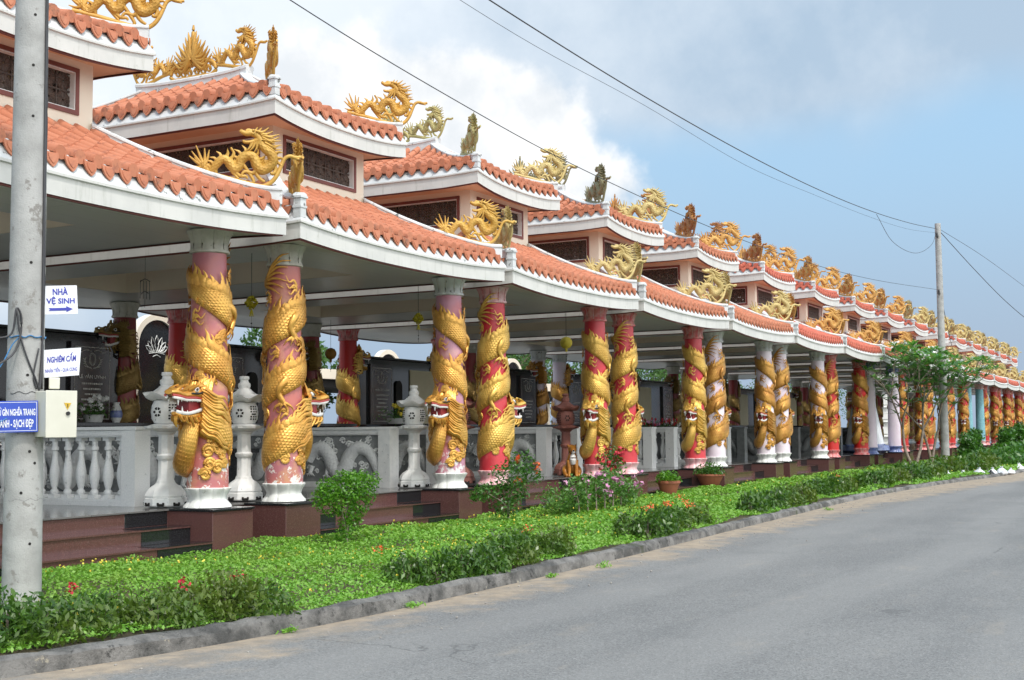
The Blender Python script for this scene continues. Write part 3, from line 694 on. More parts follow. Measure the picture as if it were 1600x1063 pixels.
# ================================================================== PROTOTYPE PAVILION
PZ = .61
pav = thing('shrine_pavilion', (0, 0, 0), 'x', 'pavilion', 'roofed shrine pavilions standing in a row')
mb = MB(); mb.box(-2.95, 2.95, -3.35, 4.5, -.3, .585, 0); mb.box(-2.96, 2.96, -3.375, 4.51, .587, .609, 1)
for sx in (-1, 1):
    xa, xb = sorted((sx*1.895, sx*2.66)); mb.box(xa, xb, -4.08, -3.35, -.3, .583, 0); mb.box(xa-.012, xb+.012, -4.105, -3.377, .585, .612, 2)
    xa, xb = sorted((sx*1.15, sx*1.88)); mb.box(xa, xb, -3.356, -3.35, .415, .584, 2)
bevel(ob('podium', mb, ['granite_red', 'floor_tile', 'granite_black'], pav), .006, 1)
mb = MB()
for y0, z1, ex in ((-3.72, .41, 1.05), (-4.07, .22, .95)):
    mb.box(-1.885, 1.885, y0, -3.352 if z1 > .3 else -3.722, -.3, z1-.022, 0); mb.box(-1.885, 1.885, y0-.02, -3.352 if z1 > .3 else -3.722, z1-.020, z1, 0)
    for sx in (-1, 1): xa, xb = sorted((sx*ex, sx*1.888)); mb.box(xa, xb, y0-.006, y0, z1-.2, z1-.024, 1); mb.box(xa, xb, y0-.024, y0+.30, z1+.001, z1+.004, 1)
ob('entrance_steps', mb, ['granite_red', 'granite_black'], pav)
for sy, kd in ((-1, 'front'), (1, 'rear')):
    for sx in (-1, 1):
        c = link('column', SHAFT, pav, (sx*2.226, sy*3.705, PZ), None, ['shaft_red']); c['slot'] = f'{kd}{sx}'
        link('column_base', BASE, c, None, None, ['white_lotus']); link('column_capital', CAPI, c, None, None, ['grey_capital', 'grey_capital'])
        link('coiled_dragon', coils[kd, sx], c, None, None, DR_SLOTS)
# lower roof
ob('lower_roof', LR.tiles(), ['roof_tile', 'white_paint'], pav, ang=50)
mb = perim(2.85, 4.45, [(-.06, .0), (-.0, .0), (.0, .205), (.028, .215), (.028, .245), (-.11, .49), (-.2, .50)], 4.022, .105, 21, [1, 0, 0, 0, 2, 2])
m2 = perim(2.85, 4.45, [(-.062, -.018), (-.030, -.018), (-.030, .0)], 4.022, .105, 21); m2.m = [1]*len(m2.m); mb.merge(m2)
ob('lower_eave', mb, ['white_paint', 'brown_trim', 'white_weathered'], pav, ang=30)
def soffit(hx, hy, z0, fl, ix, iy, zc, name, m):
    mb = MB()
    for s in range(4):
        A, D, A1, D1 = (hx, hy, ix, iy) if s % 2 == 0 else (hy, hx, iy, ix)
        G = []
        for t in np.linspace(0, 1, 11):
            e = min(1, t*2.6); e = e*e*(3-2*e)
            G.append([(a*(A-.05+(A1-A+.05)*t), -(D-.05+(D1-D+.05)*t), (z0+zf(a if s % 2 == 0 else 1, fl)+zside(a, s, A))*(1-e)+zc*e) for a in np.linspace(-1, 1, 15)])
        mb.grid(rotq(G, s)[::-1])
    return mb
ob('ceiling', soffit(2.85, 4.45, 4.027, .105, 1.07, 2.54, 4.17, 0, 0), ['ceiling_panel'], pav, ang=60)
for sx, sy, mb in LR.hips():
    o = ob('hip_ridge', mb, ['white_weathered'], pav, ang=35)
    if sx > 0: continue
    f = MB(); x, y = sx*2.80, sy*4.40; z = LR.zt(1, 0)
    f.box(x-.06, x+.06, y-.06, y+.06, z-.16, z+.10); f.box(x-.078, x+.078, y-.078, y+.078, z+.101, z+.13); f.box(x-.07, x+.07, y-.07, y+.07, z-.03, z+.0)
    ob('corner_finial', f, ['white_weathered'], o)
# clerestory
mb = MB(); wz0, wz1 = 5.575, 6.055
def wall(mb, L, th, holes, k):      # wall along local x at y in [-th,0], rotated k quarter turns and offset
    pass
for sy in (-1, 1):
    y0, y1 = sorted((sy*2.67, sy*2.55))
    mb.box(-1.2, 1.2, y0, y1, 4.172, wz0); mb.box(-1.2, 1.2, y0, y1, wz1, 6.22)
    for xa, xb in ((-1.2, -.905), (.905, 1.2)): mb.box(xa, xb, y0, y1, wz0, wz1)
for sx in (-1, 1):
    x0, x1 = sorted((sx*1.2, sx*1.08))
    mb.box(x0, x1, -2.55, 2.55, 4.172, wz0); mb.box(x0, x1, -2.55, 2.55, wz1, 6.22)
    for ya, yb in ((-2.55, -2.375), (-.225, .225), (2.375, 2.55)): mb.box(x0, x1, ya, yb, wz0, wz1)
ob('clerestory_wall', mb, ['cream_wall'], pav)
for loc, rz, W1, W2 in (((0, -2.67, 5.815), 0, WF, WL), ((0, 2.67, 5.815), 180, WF, WL), ((-1.2, -1.30, 5.815), -90, WFs, WLs), ((-1.2, 1.30, 5.815), -90, WFs, WLs), ((1.2, -1.30, 5.815), 90, WFs, WLs), ((1.2, 1.30, 5.815), 90, WFs, WLs)):
    wo = link('window_frame', W1, pav, loc, R(rz)); link('window_lattice', W2, wo)
# upper roof
ob('upper_roof', UR.tiles(), ['roof_tile', 'white_paint'], pav, ang=50)
mb = perim(1.76, 3.15, [(-.06, .0), (-.0, .0), (.0, .20), (.025, .21), (.025, .235), (-.10, .44), (-.2, .45)], 6.085, .13, 17, [1, 0, 0, 0, 2, 2])
m2 = perim(1.76, 3.15, [(-.062, -.018), (-.030, -.018), (-.030, .0)], 6.085, .13, 17); m2.m = [1]*len(m2.m); mb.merge(m2)
ob('upper_eave', mb, ['white_paint', 'brown_trim', 'white_weathered'], pav, ang=30)
sf = soffit(1.76, 3.15, 6.09, .13, .9, 2.3, 6.21, 0, 0); sf.add([(-.9, -2.3, 6.21), (.9, -2.3, 6.21), (.9, 2.3, 6.21), (-.9, 2.3, 6.21)], [(3, 2, 1, 0)])
ob('upper_soffit', sf, ['peach_soffit'], pav, ang=60)
for sx, sy, mb in UR.hips(.065, .11):
    o = ob('hip_ridge', mb, ['white_weathered'], pav, ang=35)
    if sx > 0: continue
    f = MB(); x, y = sx*1.71, sy*3.10; z = UR.zt(1, 0)
    f.box(x-.055, x+.055, y-.055, y+.055, z-.14, z+.09); f.box(x-.07, x+.07, y-.07, y+.07, z+.091, z+.118); f.box(x-.064, x+.064, y-.064, y+.064, z-.03, z)
    ob('corner_finial', f, ['white_weathered'], o)
mb = MB(); zr = UR.zt(0, 1)
P = [[(x, y, z+.05*abs(y/1.2)**3) for x, z in ((-.09, zr-.1), (-.09, zr+.07), (-.11, zr+.08), (-.11, zr+.12), (-.06, zr+.155), (.06, zr+.155), (.11, zr+.12), (.11, zr+.08), (.09, zr+.07), (.09, zr-.1))] for y in np.linspace(-1.22, 1.22, 13)]
mb.grid(P, 0, None, True); mb.f += [tuple(range(9, -1, -1)), tuple(mb.n-10+j for j in range(10))]; mb.m += [0, 0]
ob('main_ridge', mb, ['white_weathered'], pav, ang=35)
orn_objs = []
for rf, sc, nm in ((LR, 1.0, 'lower'), (UR, 1.0, 'upper')):
    for sx in (-1, 1):
        x, y = sx*rf.hx, -rf.hy; dr = math.atan2(-1, sx)
        t = .25; z = rf.zt(1, .05)+.15
        o = link('roof_dragon', ORN, pav, (x+sx*.10, y-.10, z), dr, ['orn_gold', 'orn_gold']); o['slot'] = nm+('L' if sx < 0 else 'R'); o.scale = (1.06,)*3
        if rf is UR and sx > 0: o.location.x += .13; o.location.y -= .13; o.location.z -= .055
        if rf is UR:
            o2 = link('roof_dragon', ORN, pav, (x+sx*.10, -y+.10, z), math.atan2(1, sx), ['orn_gold', 'orn_gold']); o2['slot'] = 'back'
for sy in (-1, 1):
    o = link('roof_dragon', ORN, pav, (0, sy*1.48, zr+.16), R(90*sy), ['orn_ochre', 'orn_ochre']); o['slot'] = 'ridge'; o.scale = (.88, .88, .98)
link('flame_finial', FLM, pav, (0, 0, zr+.15), R(90), ['orn_ochre'])

# ================================================================== THE ROW
NP = 16; X0, YC = 10.473, 14.85
PAL = {  # (shaft, base, capital, capital ribs, gold)
 'pink': ('shaft_pink', 'white_lotus', 'grey_capital', 'grey_capital', 'gold_warm'),
 'mauve': ('shaft_mauve', 'white_lotus', 'white_weathered', 'grey_capital', 'gold_warm'),
 'red': ('shaft_red', 'pinkwhite', 'red_outline', 'pinkwhite', 'gold_yellow'),
 'redw': ('shaft_red', 'pinkwhite', 'pinkwhite', 'red_outline', 'gold_yellow'),
 'lav': ('shaft_lavender', 'white_lotus', 'white_weathered', 'grey_capital', 'gold_brown'),
 'dred': ('shaft_deepred', 'red_outline', 'red_outline', 'pinkwhite', 'gold_brown'),
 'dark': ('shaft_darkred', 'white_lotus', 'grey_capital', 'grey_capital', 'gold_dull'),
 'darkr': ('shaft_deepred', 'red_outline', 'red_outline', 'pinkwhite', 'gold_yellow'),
 'white': ('shaft_lavender', 'blue_glaze', 'blue_glaze', 'blue_glaze', None),
 'teal': ('teal_paint', 'pinkwhite', 'pinkwhite', 'red_outline', None)}
FRONT = {0: ('pink', 'pink'), 1: ('pink', 'mauve'), 2: ('redw', 'red'), 3: ('red', 'red'), 4: ('lav', 'lav'), 5: ('lav', 'lav'), 6: ('dred', 'dred'), 7: ('white', 'white'),
         8: ('dred', 'dred'), 9: ('dred', 'dred'), 10: ('dred', 'dred'), 11: ('teal', 'teal')}
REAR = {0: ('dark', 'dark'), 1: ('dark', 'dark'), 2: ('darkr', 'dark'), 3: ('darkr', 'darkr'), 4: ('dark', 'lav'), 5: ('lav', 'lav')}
NAME = {'pink': 'faded pink column with gold dragon and grey capital', 'mauve': 'mauve column with gold dragon and white capital', 'red': 'red column with yellow gold dragon and red capital',
        'redw': 'red column with red outlined white capital and base', 'lav': 'pale lavender column with brown gold dragon', 'dred': 'deep red column with brown gold dragon', 'dark': 'shaded dark red rear column',
        'darkr': 'deep red rear column', 'white': 'plain white column with blue base and blue capital', 'teal': 'plain pale blue column without a dragon'}
ORNC = {0: ('orn_gold', 'orn_ochre', 'orn_ochre'), 1: ('orn_gold', 'orn_ochre', 'orn_ochre'), 2: ('orn_pale', 'orn_pale', 'orn_olive'), 3: ('orn_pale', 'orn_pale', 'orn_dark_olive'),
        4: ('orn_pale', 'orn_orange', 'orn_rust'), 5: ('orn_orange', 'orn_orange', 'orn_rust'), 6: ('orn_orange', 'orn_orange', 'orn_orange')}
ORD = ['first', 'second', 'third', 'fourth', 'fifth', 'sixth', 'seventh', 'eighth', 'ninth', 'tenth', 'eleventh', 'twelfth', 'thirteenth', 'fourteenth', 'fifteenth', 'sixteenth']
PLAB = {0: 'nearest pavilion, cut by the left edge, its eave behind the concrete pole', 1: 'large pavilion right of the two faded pink dragon columns, tiled two-tier roof',
        2: 'pavilion between the first red dragon column and the next, red stone lanterns inside', 3: 'pavilion with red dragon columns at both front corners and baluster rail',
        4: 'first pavilion carried by pale lavender dragon columns', 5: 'second pavilion carried by pale lavender dragon columns',
        6: 'pavilion with deep red columns just left of the white blue-based columns', 7: 'pavilion on plain white columns with blue bases behind the frangipani tree',
        11: 'far pavilion on plain pale blue columns right of the far pole'}
def setm(o, ms):
    for i, m in enumerate(ms): o.material_slots[i].link = 'OBJECT'; o.material_slots[i].material = MATS[m]
pavs = []
for k in range(NP):
    p = pav if k == 0 else copy_tree(pav)
    p.location = (X0+6*k, YC, 0); pavs.append(p)
for k, p in enumerate(pavs):
    p['label'] = PLAB.get(k, f'{ORD[k]} pavilion from the left in the long row of two-tier tiled pavilions')
    fr, re_ = FRONT.get(k, ('dred', 'dred')), REAR.get(k, ('dark', 'dark'))
    oc = ORNC.get(k, ('orn_pale', 'orn_pale', 'orn_pale') if k > 8 else ('orn_orange', 'orn_orange', 'orn_orange'))
    for c in list(p.children):
        b = c.name.split('.')[0]
        if b == 'column':
            s = c['slot']; kd = 'front' if s.startswith('front') else 'rear'; sx = int(s[len(kd):])
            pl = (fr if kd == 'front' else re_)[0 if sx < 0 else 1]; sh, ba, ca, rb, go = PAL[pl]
            c['label'] = NAME[pl]; setm(c, [sh]); del c['slot']
            for q in list(c.children):
                bq = q.name.split('.')[0]
                if bq == 'column_base': setm(q, [ba])
                elif bq == 'column_capital': setm(q, [ca, rb])
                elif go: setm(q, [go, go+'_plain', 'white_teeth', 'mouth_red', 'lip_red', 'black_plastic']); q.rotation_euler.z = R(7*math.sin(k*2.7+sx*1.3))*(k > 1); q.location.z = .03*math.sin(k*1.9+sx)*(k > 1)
                else: bpy.data.objects.remove(q)
        elif b == 'roof_dragon':
            s = c['slot']; del c['slot']
            m_ = oc[0] if s.startswith('lower') else oc[2] if s in ('upperL', 'ridge') else oc[1]
            setm(c, [m_, m_])
            if k >= 3: c.scale = [q*1.18 for q in c.scale]
            c['label'] = {'lowerL': 'gold dragon on the lower roof corner, seen edge-on', 'lowerR': 'gold dragon on the lower roof corner, seen from the side', 'upperL': 'weathered dragon on the upper roof corner, seen edge-on',
                          'upperR': 'gold dragon on the upper roof corner, seen from the side', 'ridge': 'dragon on the main ridge facing the flame', 'back': 'dragon on the far upper roof corner'}[s]
            if k == 0 and s == 'lowerL' : bpy.data.objects.remove(c)
        elif b in ('lower_roof', 'upper_roof') and k >= 5: setm(c, ['roof_tile_red', 'white_paint'])
        elif b == 'flame_finial': setm(c, [oc[2] if k > 1 else oc[1]])
        if k >= NP-1: pass

# ================================================================== GROUND, ROAD, KERB
def sheet(name, mb, mats, kind='structure'): o = ob(name, mb, mats); o['kind'] = kind; return o
KP = catmull([(-60, 14), (-20, 11.6), (0, 9.2), (3.4, 7.7), (5.0, 6.98), (6.37, 6.54), (8.27, 6.24), (10.35, 6.17), (14.2, 6.2), (21.3, 6.45), (30.5, 6.68), (38, 6.3), (46, 5.6), (60, 5.3), (90, 5.2), (140, 5.2), (260, 5.2)], 12)
KP2 = []
for a, b in zip(KP[:-1], KP[1:]):
    n = max(1, int(np.linalg.norm(b-a)/(.09 if -2 < a[0] < 30 else .5 if a[0] < 70 and a[0] > -5 else 6)))
    for i in range(n): KP2.append(a+(b-a)*i/n)
KP = np.array(KP2+[KP[-1]]); tg = np.gradient(KP, axis=0); tg /= np.linalg.norm(tg, axis=1)[:, None]; KN = np.stack([-tg[:, 1], tg[:, 0]], 1)   # KN points to the lawn
arc = np.concatenate([[0], np.cumsum(np.linalg.norm(np.diff(KP, axis=0), axis=1))])
def wob(s_, f, ph): return math.sin(s_*f+ph)+.6*math.sin(s_*f*2.3+ph*1.7)+.35*math.sin(s_*f*5.1+ph*.6)
sec = [(-.02, -.05, .2), (.0, .03, .5), (.012, .10, 1), (.035, .118, 1.), (.075, .130, 1.), (.13, .128, 1.), (.165, .112, 1), (.18, .05, .6)]
G = []
for i in range(len(KP)):
    row = []
    for j, (o, z, a) in enumerate(sec):
        k = .009*a; row.append((KP[i, 0]+KN[i, 0]*(o+k*wob(arc[i], 3.1, j*.9)), KP[i, 1]+KN[i, 1]*(o+k*wob(arc[i], 3.1, j*.9)), z*(1-.3*min(1, max(0, (KP[i, 0]-12)/18)))+k*wob(arc[i], 2.3, j*1.3+2)+RNG.normal(0, .0045)*a))
    G.append(row)
mb = MB(); mb.grid(np.array(G)[::-1])
m, T, p = new_mat('kerb_concrete'); co = coords(T, False)
c = T.mix(T.ramp(T.noise(co, 2.5, 5, .7), .35, .65), (.080, .079, .075), (.26, .25, .235))
c = T.mix(T.ramp(T.noise(co, 9, 6, .75), .55, .68), c, (.035, .035, .033)); c = T.mix(T.ramp(T.noise(co, 4.3, 5, .7), .66, .72), c, (.42, .38, .30))
c = T.mix(T.ramp(T.noise(co, 1.3, 4, .6), .62, .72), c, (.06, .075, .035))
T.put(p.inputs['Base Color'], c); p.inputs['Roughness'].default_value = .9; bump(T, p, T.noise(co, 30, 7, .75), 1., .035)
sheet('kerb', mb, ['kerb_concrete'])
# road with dusty edge
m, T, p = new_mat('asphalt'); co = coords(T, False); uv = T.n('ShaderNodeTexCoord').outputs['UV']; sp_ = T.n('ShaderNodeSeparateXYZ'); T.put(sp_.inputs[0], uv)
stones = T.n('ShaderNodeTexVoronoi'); T.put(stones.inputs['Vector'], co); stones.inputs['Scale'].default_value = 85
sv = T.n('ShaderNodeSeparateColor'); T.put(sv.inputs[0], stones.outputs['Color'])
c = T.mix(T.ramp(T.noise(T.scalevec(co, (.35, 1, 1)), .7, 6, .65), .3, .7), (.158, .158, .156), (.208, .206, .200))
c = T.mix(T.math('MULTIPLY', T.ramp(sv.outputs[0], .5, 1.), .5), c, (.32, .32, .31)); c = T.mix(T.math('MULTIPLY', T.ramp(sv.outputs[1], .55, 1.), .5), c, (.06, .06, .06))
c = T.mix(T.math('MULTIPLY', T.ramp(T.noise(T.scalevec(co, (.5, 1.4, 1)), 1.6, 5, .7), .56, .75), .45), c, (.30, .265, .22))
c = T.mix(T.ramp(T.noise(co, 2.4, 4, .6), .73, .78), c, (.09, .09, .09))
d = sp_.outputs[0]
sx_ = T.n('ShaderNodeSeparateXYZ'); T.put(sx_.inputs[0], co)
k = T.math('ADD', T.math('SUBTRACT', T.math('ADD', .62, T.math('MULTIPLY', T.ramp(sx_.outputs[0], 11., 42.), .95)), d), T.math('MULTIPLY', T.math('SUBTRACT', T.noise(co, 1.3, 8, .68), .5), 2.6))
dirt = T.mix(T.ramp(T.noise(co, 5, 5, .7), .35, .65), (.40, .315, .225), (.28, .225, .165))
dirt = T.mix(T.math('MULTIPLY', T.ramp(T.noise(co, 1.7, 7, .72), .5, .68), .7), dirt, (.17, .155, .135))
tr = T.n('ShaderNodeTexWave', bands_direction='Y'); T.put(tr.inputs['Vector'], co); tr.inputs['Scale'].default_value = .16; tr.inputs['Distortion'].default_value = 3.5; tr.inputs['Detail'].default_value = 3; tr.inputs['Detail Scale'].default_value = .6
c = T.mix(T.math('MULTIPLY', T.ramp(tr.outputs['Fac'], .45, .95), .28), c, (.27, .265, .255))
c = T.mix(T.math('MULTIPLY', T.ramp(T.noise(co, .45, 7, .72), .52, .72), .35), c, (.115, .118, .12))
vc = T.n('ShaderNodeTexVoronoi', feature='DISTANCE_TO_EDGE'); vv = T.n('ShaderNodeVectorMath', operation='ADD'); T.put(vv.inputs[0], co); nn = T.n('ShaderNodeTexNoise'); T.put(nn.inputs['Vector'], co); nn.inputs['Scale'].default_value = 1.5; nn.inputs['Detail'].default_value = 5; T.put(vv.inputs[1], nn.outputs['Color'])
T.put(vc.inputs['Vector'], vv.outputs[0]); vc.inputs['Scale'].default_value = .38
crk = T.math('MULTIPLY', T.math('SUBTRACT', 1.0, T.ramp(vc.outputs['Distance'], .002, .008)), T.ramp(T.noise(co, .3, 3, .5), .56, .62))
c = T.mix(T.math('MULTIPLY', crk, .55), c, (.07, .07, .07))
c = T.mix(T.math('MULTIPLY', T.ramp(k, -.1, .6), .88), c, dirt)
T.put(p.inputs['Base Color'], c); p.inputs['Roughness'].default_value = .85
bump(T, p, T.math('ADD', stones.outputs['Distance'], T.noise(co, 160, 3)), .55, .006)
offs = [.0, .06, .25, .5, .8, 1.2, 1.8, 3, 5, 8, 12, 20, 60]
G = np.array([[(KP[i, 0]-KN[i, 0]*o, KP[i, 1]-KN[i, 1]*o if o < 60 else -70, .012*math.exp(-((o-.3)/.4)**2)) for o in offs] for i in range(0, len(KP), 1) if KP[i, 0] > -22 and (i % 5 == 0)])
uvv = np.broadcast_to(np.array(offs)[None, :, None], G.shape[:2]+(2,))
mb = MB(); mb.grid(G[:, ::-1], 0, uvv[:, ::-1]); rd = sheet('road', mb, ['asphalt'])
mb = MB(); mb.grid([[(x, y, -.12) for x in (-900, -50, 0, 60, 200, 1500)] for y in (-900, -60, 40, 200, 1200)])
mat('soil', (.10, .075, .045), .95, col2=(.07, .06, .035), vs=3); mat('far_ground', (.06, .10, .03), .95, col2=(.11, .11, .06), vs=.05)
sheet('ground', mb, ['far_ground'])
# lawn bed (soil surface under the planting)
def lawn_z(x, y): return .11+.035*math.sin(x*.9+y*1.3)+.02*math.sin(x*2.3-y*2.1)
sel = [i for i in range(0, len(KP), 5) if -22 < KP[i, 0] < 200]
G = []
for i in sel:
    a = KP[i]+KN[i]*.14; row = []
    for t in np.linspace(0, 1, 9):
        y = a[1]+(11.6-a[1])*t; row.append((a[0]*(1-t)+KP[i, 0]*t, y, lawn_z(a[0], y)*(min(1, t*6+.7))-.01))
    G.append(row)
mb = MB(); mb.grid(np.array(G)[::-1]); sheet('lawn_bed', mb, ['soil'])
mb = MB(); mb.grid([[(x, y, -.02+.10*(y < 12)) for x in (-20, 250)] for y in (11.5, 60)]); mat('paved_yard', (.30, .29, .27), .8, col2=(.22, .215, .2), vs=1.2)
sheet('paved_yard', mb, ['paved_yard'])

# ================================================================== FOLIAGE
def leafmesh(name, cen, size, aspect=.5, upb=.6, mats=('leaf_lawn',), tang=None, midx=None, fold=.0, rng=RNG):
    cen = np.asarray(cen, float); N = len(cen); size = np.broadcast_to(np.asarray(size, float), (N,))
    nr = rng.normal(size=(N, 3)); nr[:, 2] = np.abs(nr[:, 2])+upb; nr /= np.linalg.norm(nr, axis=1)[:, None]
    tt = rng.normal(size=(N, 3)) if tang is None else np.asarray(tang, float)+rng.normal(size=(N, 3))*.15
    tt -= nr*np.sum(tt*nr, 1)[:, None]; tt /= np.linalg.norm(tt, axis=1)[:, None]+1e-9
    bb = np.cross(nr, tt); L = size[:, None]; Wd = L*aspect
    V = np.stack([cen-tt*L*.5, cen+bb*Wd*.5+tt*L*.05+nr*L*fold, cen+tt*L*.5, cen-bb*Wd*.5+tt*L*.05+nr*L*fold], 1).reshape(-1, 3)
    me = bpy.data.meshes.new(name); me.vertices.add(4*N); me.loops.add(4*N); me.polygons.add(N)
    me.vertices.foreach_set('co', V.ravel().astype(np.float32)); me.loops.foreach_set('vertex_index', np.arange(4*N, dtype=np.int32))
    me.polygons.foreach_set('loop_start', np.arange(0, 4*N, 4, dtype=np.int32))
    for m in mats: me.materials.append(MATS[m])
    if midx is not None: me.polygons.foreach_set('material_index', np.asarray(midx, dtype=np.int32))
    me.update(calc_edges=True); return me
def kerb_y(x): return np.interp(x, KP[:, 0], KP[:, 1])
def lz(x, y): return .11+.035*np.sin(x*.9+y*1.3)+.02*np.sin(x*2.3-y*2.1)
cs, ss = [], []
for xa, xb, den, sz in ((3.2, 9, 1500, .036), (9, 14, 2000, .038), (14, 20, 1100, .052), (20, 30, 620, .07), (30, 46, 280, .10), (46, 75, 130, .15), (75, 130, 40, .28)):
    n = int((xb-xa)*4.6*den); x = RNG.uniform(xa, xb, n); y0 = kerb_y(x)+.19; y1 = 10.9; y = y0+(y1-y0)*RNG.uniform(0, 1, n)
    lump = (np.sin(x*3.1+y*2.2)+np.sin(x*5.3-y*4.1+1)+np.sin(x*1.2+y*6.3+2))/3
    edge = np.clip((y-y0)/.22, .25, 1)
    z = lz(x, y)+(RNG.uniform(0, 1, n)**.6)*(.045+.05*np.clip(lump, -.4, 1))*edge*1.15
    keep = ~((np.abs((x-X0+3) % 6-3) < 1.9) & (y > 10.75)) | (y < 10.72)
    keep &= y < 10.72+0*x+.05*np.sin(x*7)
    patch = np.sin(x*.8+y*2.9+1)+np.sin(x*2.1-y*1.3)+np.sin(x*4.9+y*3.7)*.6; keep &= RNG.uniform(0, 1, n) < np.clip(1.25+patch*.35, .28, 1)
    z = z+np.where(patch > 1.3, .04*RNG.uniform(0, 1, n), 0)
    cs.append(np.stack([x, y, z], 1)[keep]); ss.append((sz*RNG.uniform(.6, 1.25, n))[keep])
cs = np.concatenate(cs); ss = np.concatenate(ss)
tag(link('ground_cover', leafmesh('ground_cover', cs, ss, .62, .75)), 'low bright green ground cover with tiny leaves along the road', 'ground cover', kind='stuff')
cf, sf_ = [], []
for xa, xb, den, sz in ((3.5, 14, 26, .026), (14, 26, 8, .032), (26, 50, 2.5, .045)):
    n = int((xb-xa)*4.2*den); x = RNG.uniform(xa, xb, n); y = kerb_y(x)+.5+RNG.uniform(0, 1, n)*3.6
    keep = (np.sin(x*1.1+y*1.7)+np.sin(x*.43-y*.9+2)+RNG.normal(0, .6, n)) > .0; x, y = x[keep], y[keep]
    z = lz(x, y)+.10+.04*RNG.uniform(0, 1, len(x))
    for q in range(2): cf.append(np.stack([x+RNG.normal(0, .006, len(x)), y, z+RNG.normal(0, .006, len(x))], 1)); sf_.append(sz*RNG.uniform(.7, 1.2, len(x)))
tag(link('ground_flowers', leafmesh('ground_flowers', np.concatenate(cf), np.concatenate(sf_), .8, .3, ('flower_yellow',))), 'tiny yellow flowers dotted through the ground cover', 'flowers', kind='stuff')

def hedge(x0, x1, off0, off1, h, n, size, label, flowers=(), fm='flower_orange', lm='leaf_hedge', nlump=None, name='hedge', zb=None, seed=1):
    rng = np.random.default_rng(seed); cx = (x0+x1)/2; t = thing(name, (cx, float(kerb_y(cx))+(off0+off1)/2, .1), label, 'hedge' if name == 'hedge' else 'shrub', None)
    L = x1-x0; nl = nlump or max(3, int(L/.28)); P = []; cents = []
    for i in range(nl):
        lx = x0+L*(i+.5)/nl+rng.uniform(-.08, .08); ly = float(kerb_y(lx))+off0+(off1-off0)*rng.uniform(.2, .8); rr = rng.uniform(.75, 1.1); cents.append((lx, ly, h*rr))
    per = n//nl
    for lx, ly, hh in cents:
        u = rng.normal(size=(per, 3)); u /= np.linalg.norm(u, axis=1)[:, None]; u[:, 2] = np.abs(u[:, 2]); rad = rng.uniform(.35, 1, per)**.5
        wx = max(.2, L/nl*.85); wy = (off1-off0)*.55
        P.append(np.stack([lx+u[:, 0]*wx*rad, ly+u[:, 1]*wy*rad, .12+u[:, 2]*hh*rad*rng.uniform(.8, 1.12, per)], 1))
    P = np.concatenate(P); o0 = np.array(t.location); tang = np.zeros_like(P); tang[:, 2] = 1.1; tang += rng.normal(size=P.shape)*.7
    o = link('foliage', leafmesh('foliage', P-o0, size*rng.uniform(.6, 1.3, len(P)), .42, .2, (lm,), tang, None, .05, rng), t)
    mb = MB()
    for lx, ly, hh in cents:
        for q in range(3): mb.tube([np.array((lx, ly, .08))-o0, np.array((lx+rng.uniform(-.1, .1), ly+rng.uniform(-.08, .08), .1+hh*.7))-o0], [.010, .004], 4)
    ob('stem', mb, ['bark'], t)
    if flowers:
        for fx, fo, fz in flowers:
            c = np.array((fx, float(kerb_y(fx))+fo, fz+.07)); Q = c+rng.normal(size=(26, 3))*np.array((.035, .035, .022))-o0
            link('flower_cluster', leafmesh('flower_cluster', Q, .032, .7, .5, (fm,), None, None, 0, rng), t)
    return t
hedge(4.3, 8.3, .22, 1.0, .34, 10500, .062, 'long dark glossy hedge in the left foreground by the concrete pole, a few red blooms', [(6.75, .7, .36), (7.55, .55, .33), (8.15, .6, .33)], 'flower_red', seed=11)
hedge(10.4, 13.7, .20, .70, .32, 6500, .066, 'dark hedge on the kerb in front of the first entrance steps', [(10.9, 1.15, .30), (12.9, .5, .40)], seed=12)
hedge(15.9, 19.0, .22, .68, .34, 3800, .08, 'kerbside hedge with several orange blooms right of centre', [(16.4, .4, .4), (16.9, .5, .42), (17.3, .4, .43), (17.7, .55, .41), (18.1, .35, .36), (18.4, .5, .42), (19, .8, .45)], seed=13)
hedge(21.6, 25.6, .22, .75, .38, 3000, .10, 'wide dark hedge beyond the orange-flowered one', [], seed=14)
hedge(26.6, 30.2, .32, .85, .42, 2300, .12, 'rounded kerbside hedge with one orange bloom', [(28.9, .5, .45)], seed=15)
hedge(31.5, 35.6, .32, .95, .44, 2000, .13, 'hedge on the kerb left of the frangipani trees', [], seed=16)
hedge(37.0, 40.5, .5, 1.5, .50, 1500, .15, 'hedge at the foot of the frangipani trees', [], seed=17)
hedge(42.5, 50, .9, 1.9, .6, 2200, .18, 'bushy hedge behind the white plastic bags', [], seed=18)
hedge(51, 66, .9, 2.4, .8, 3000, .24, 'hedge at the right edge along the far kerb', [], seed=19, lm='leaf_bush_dark')
hedge(67, 110, 1.0, 3.4, 1.0, 3500, .4, 'far end of the kerbside planting', [], seed=20, lm='leaf_bush_dark')

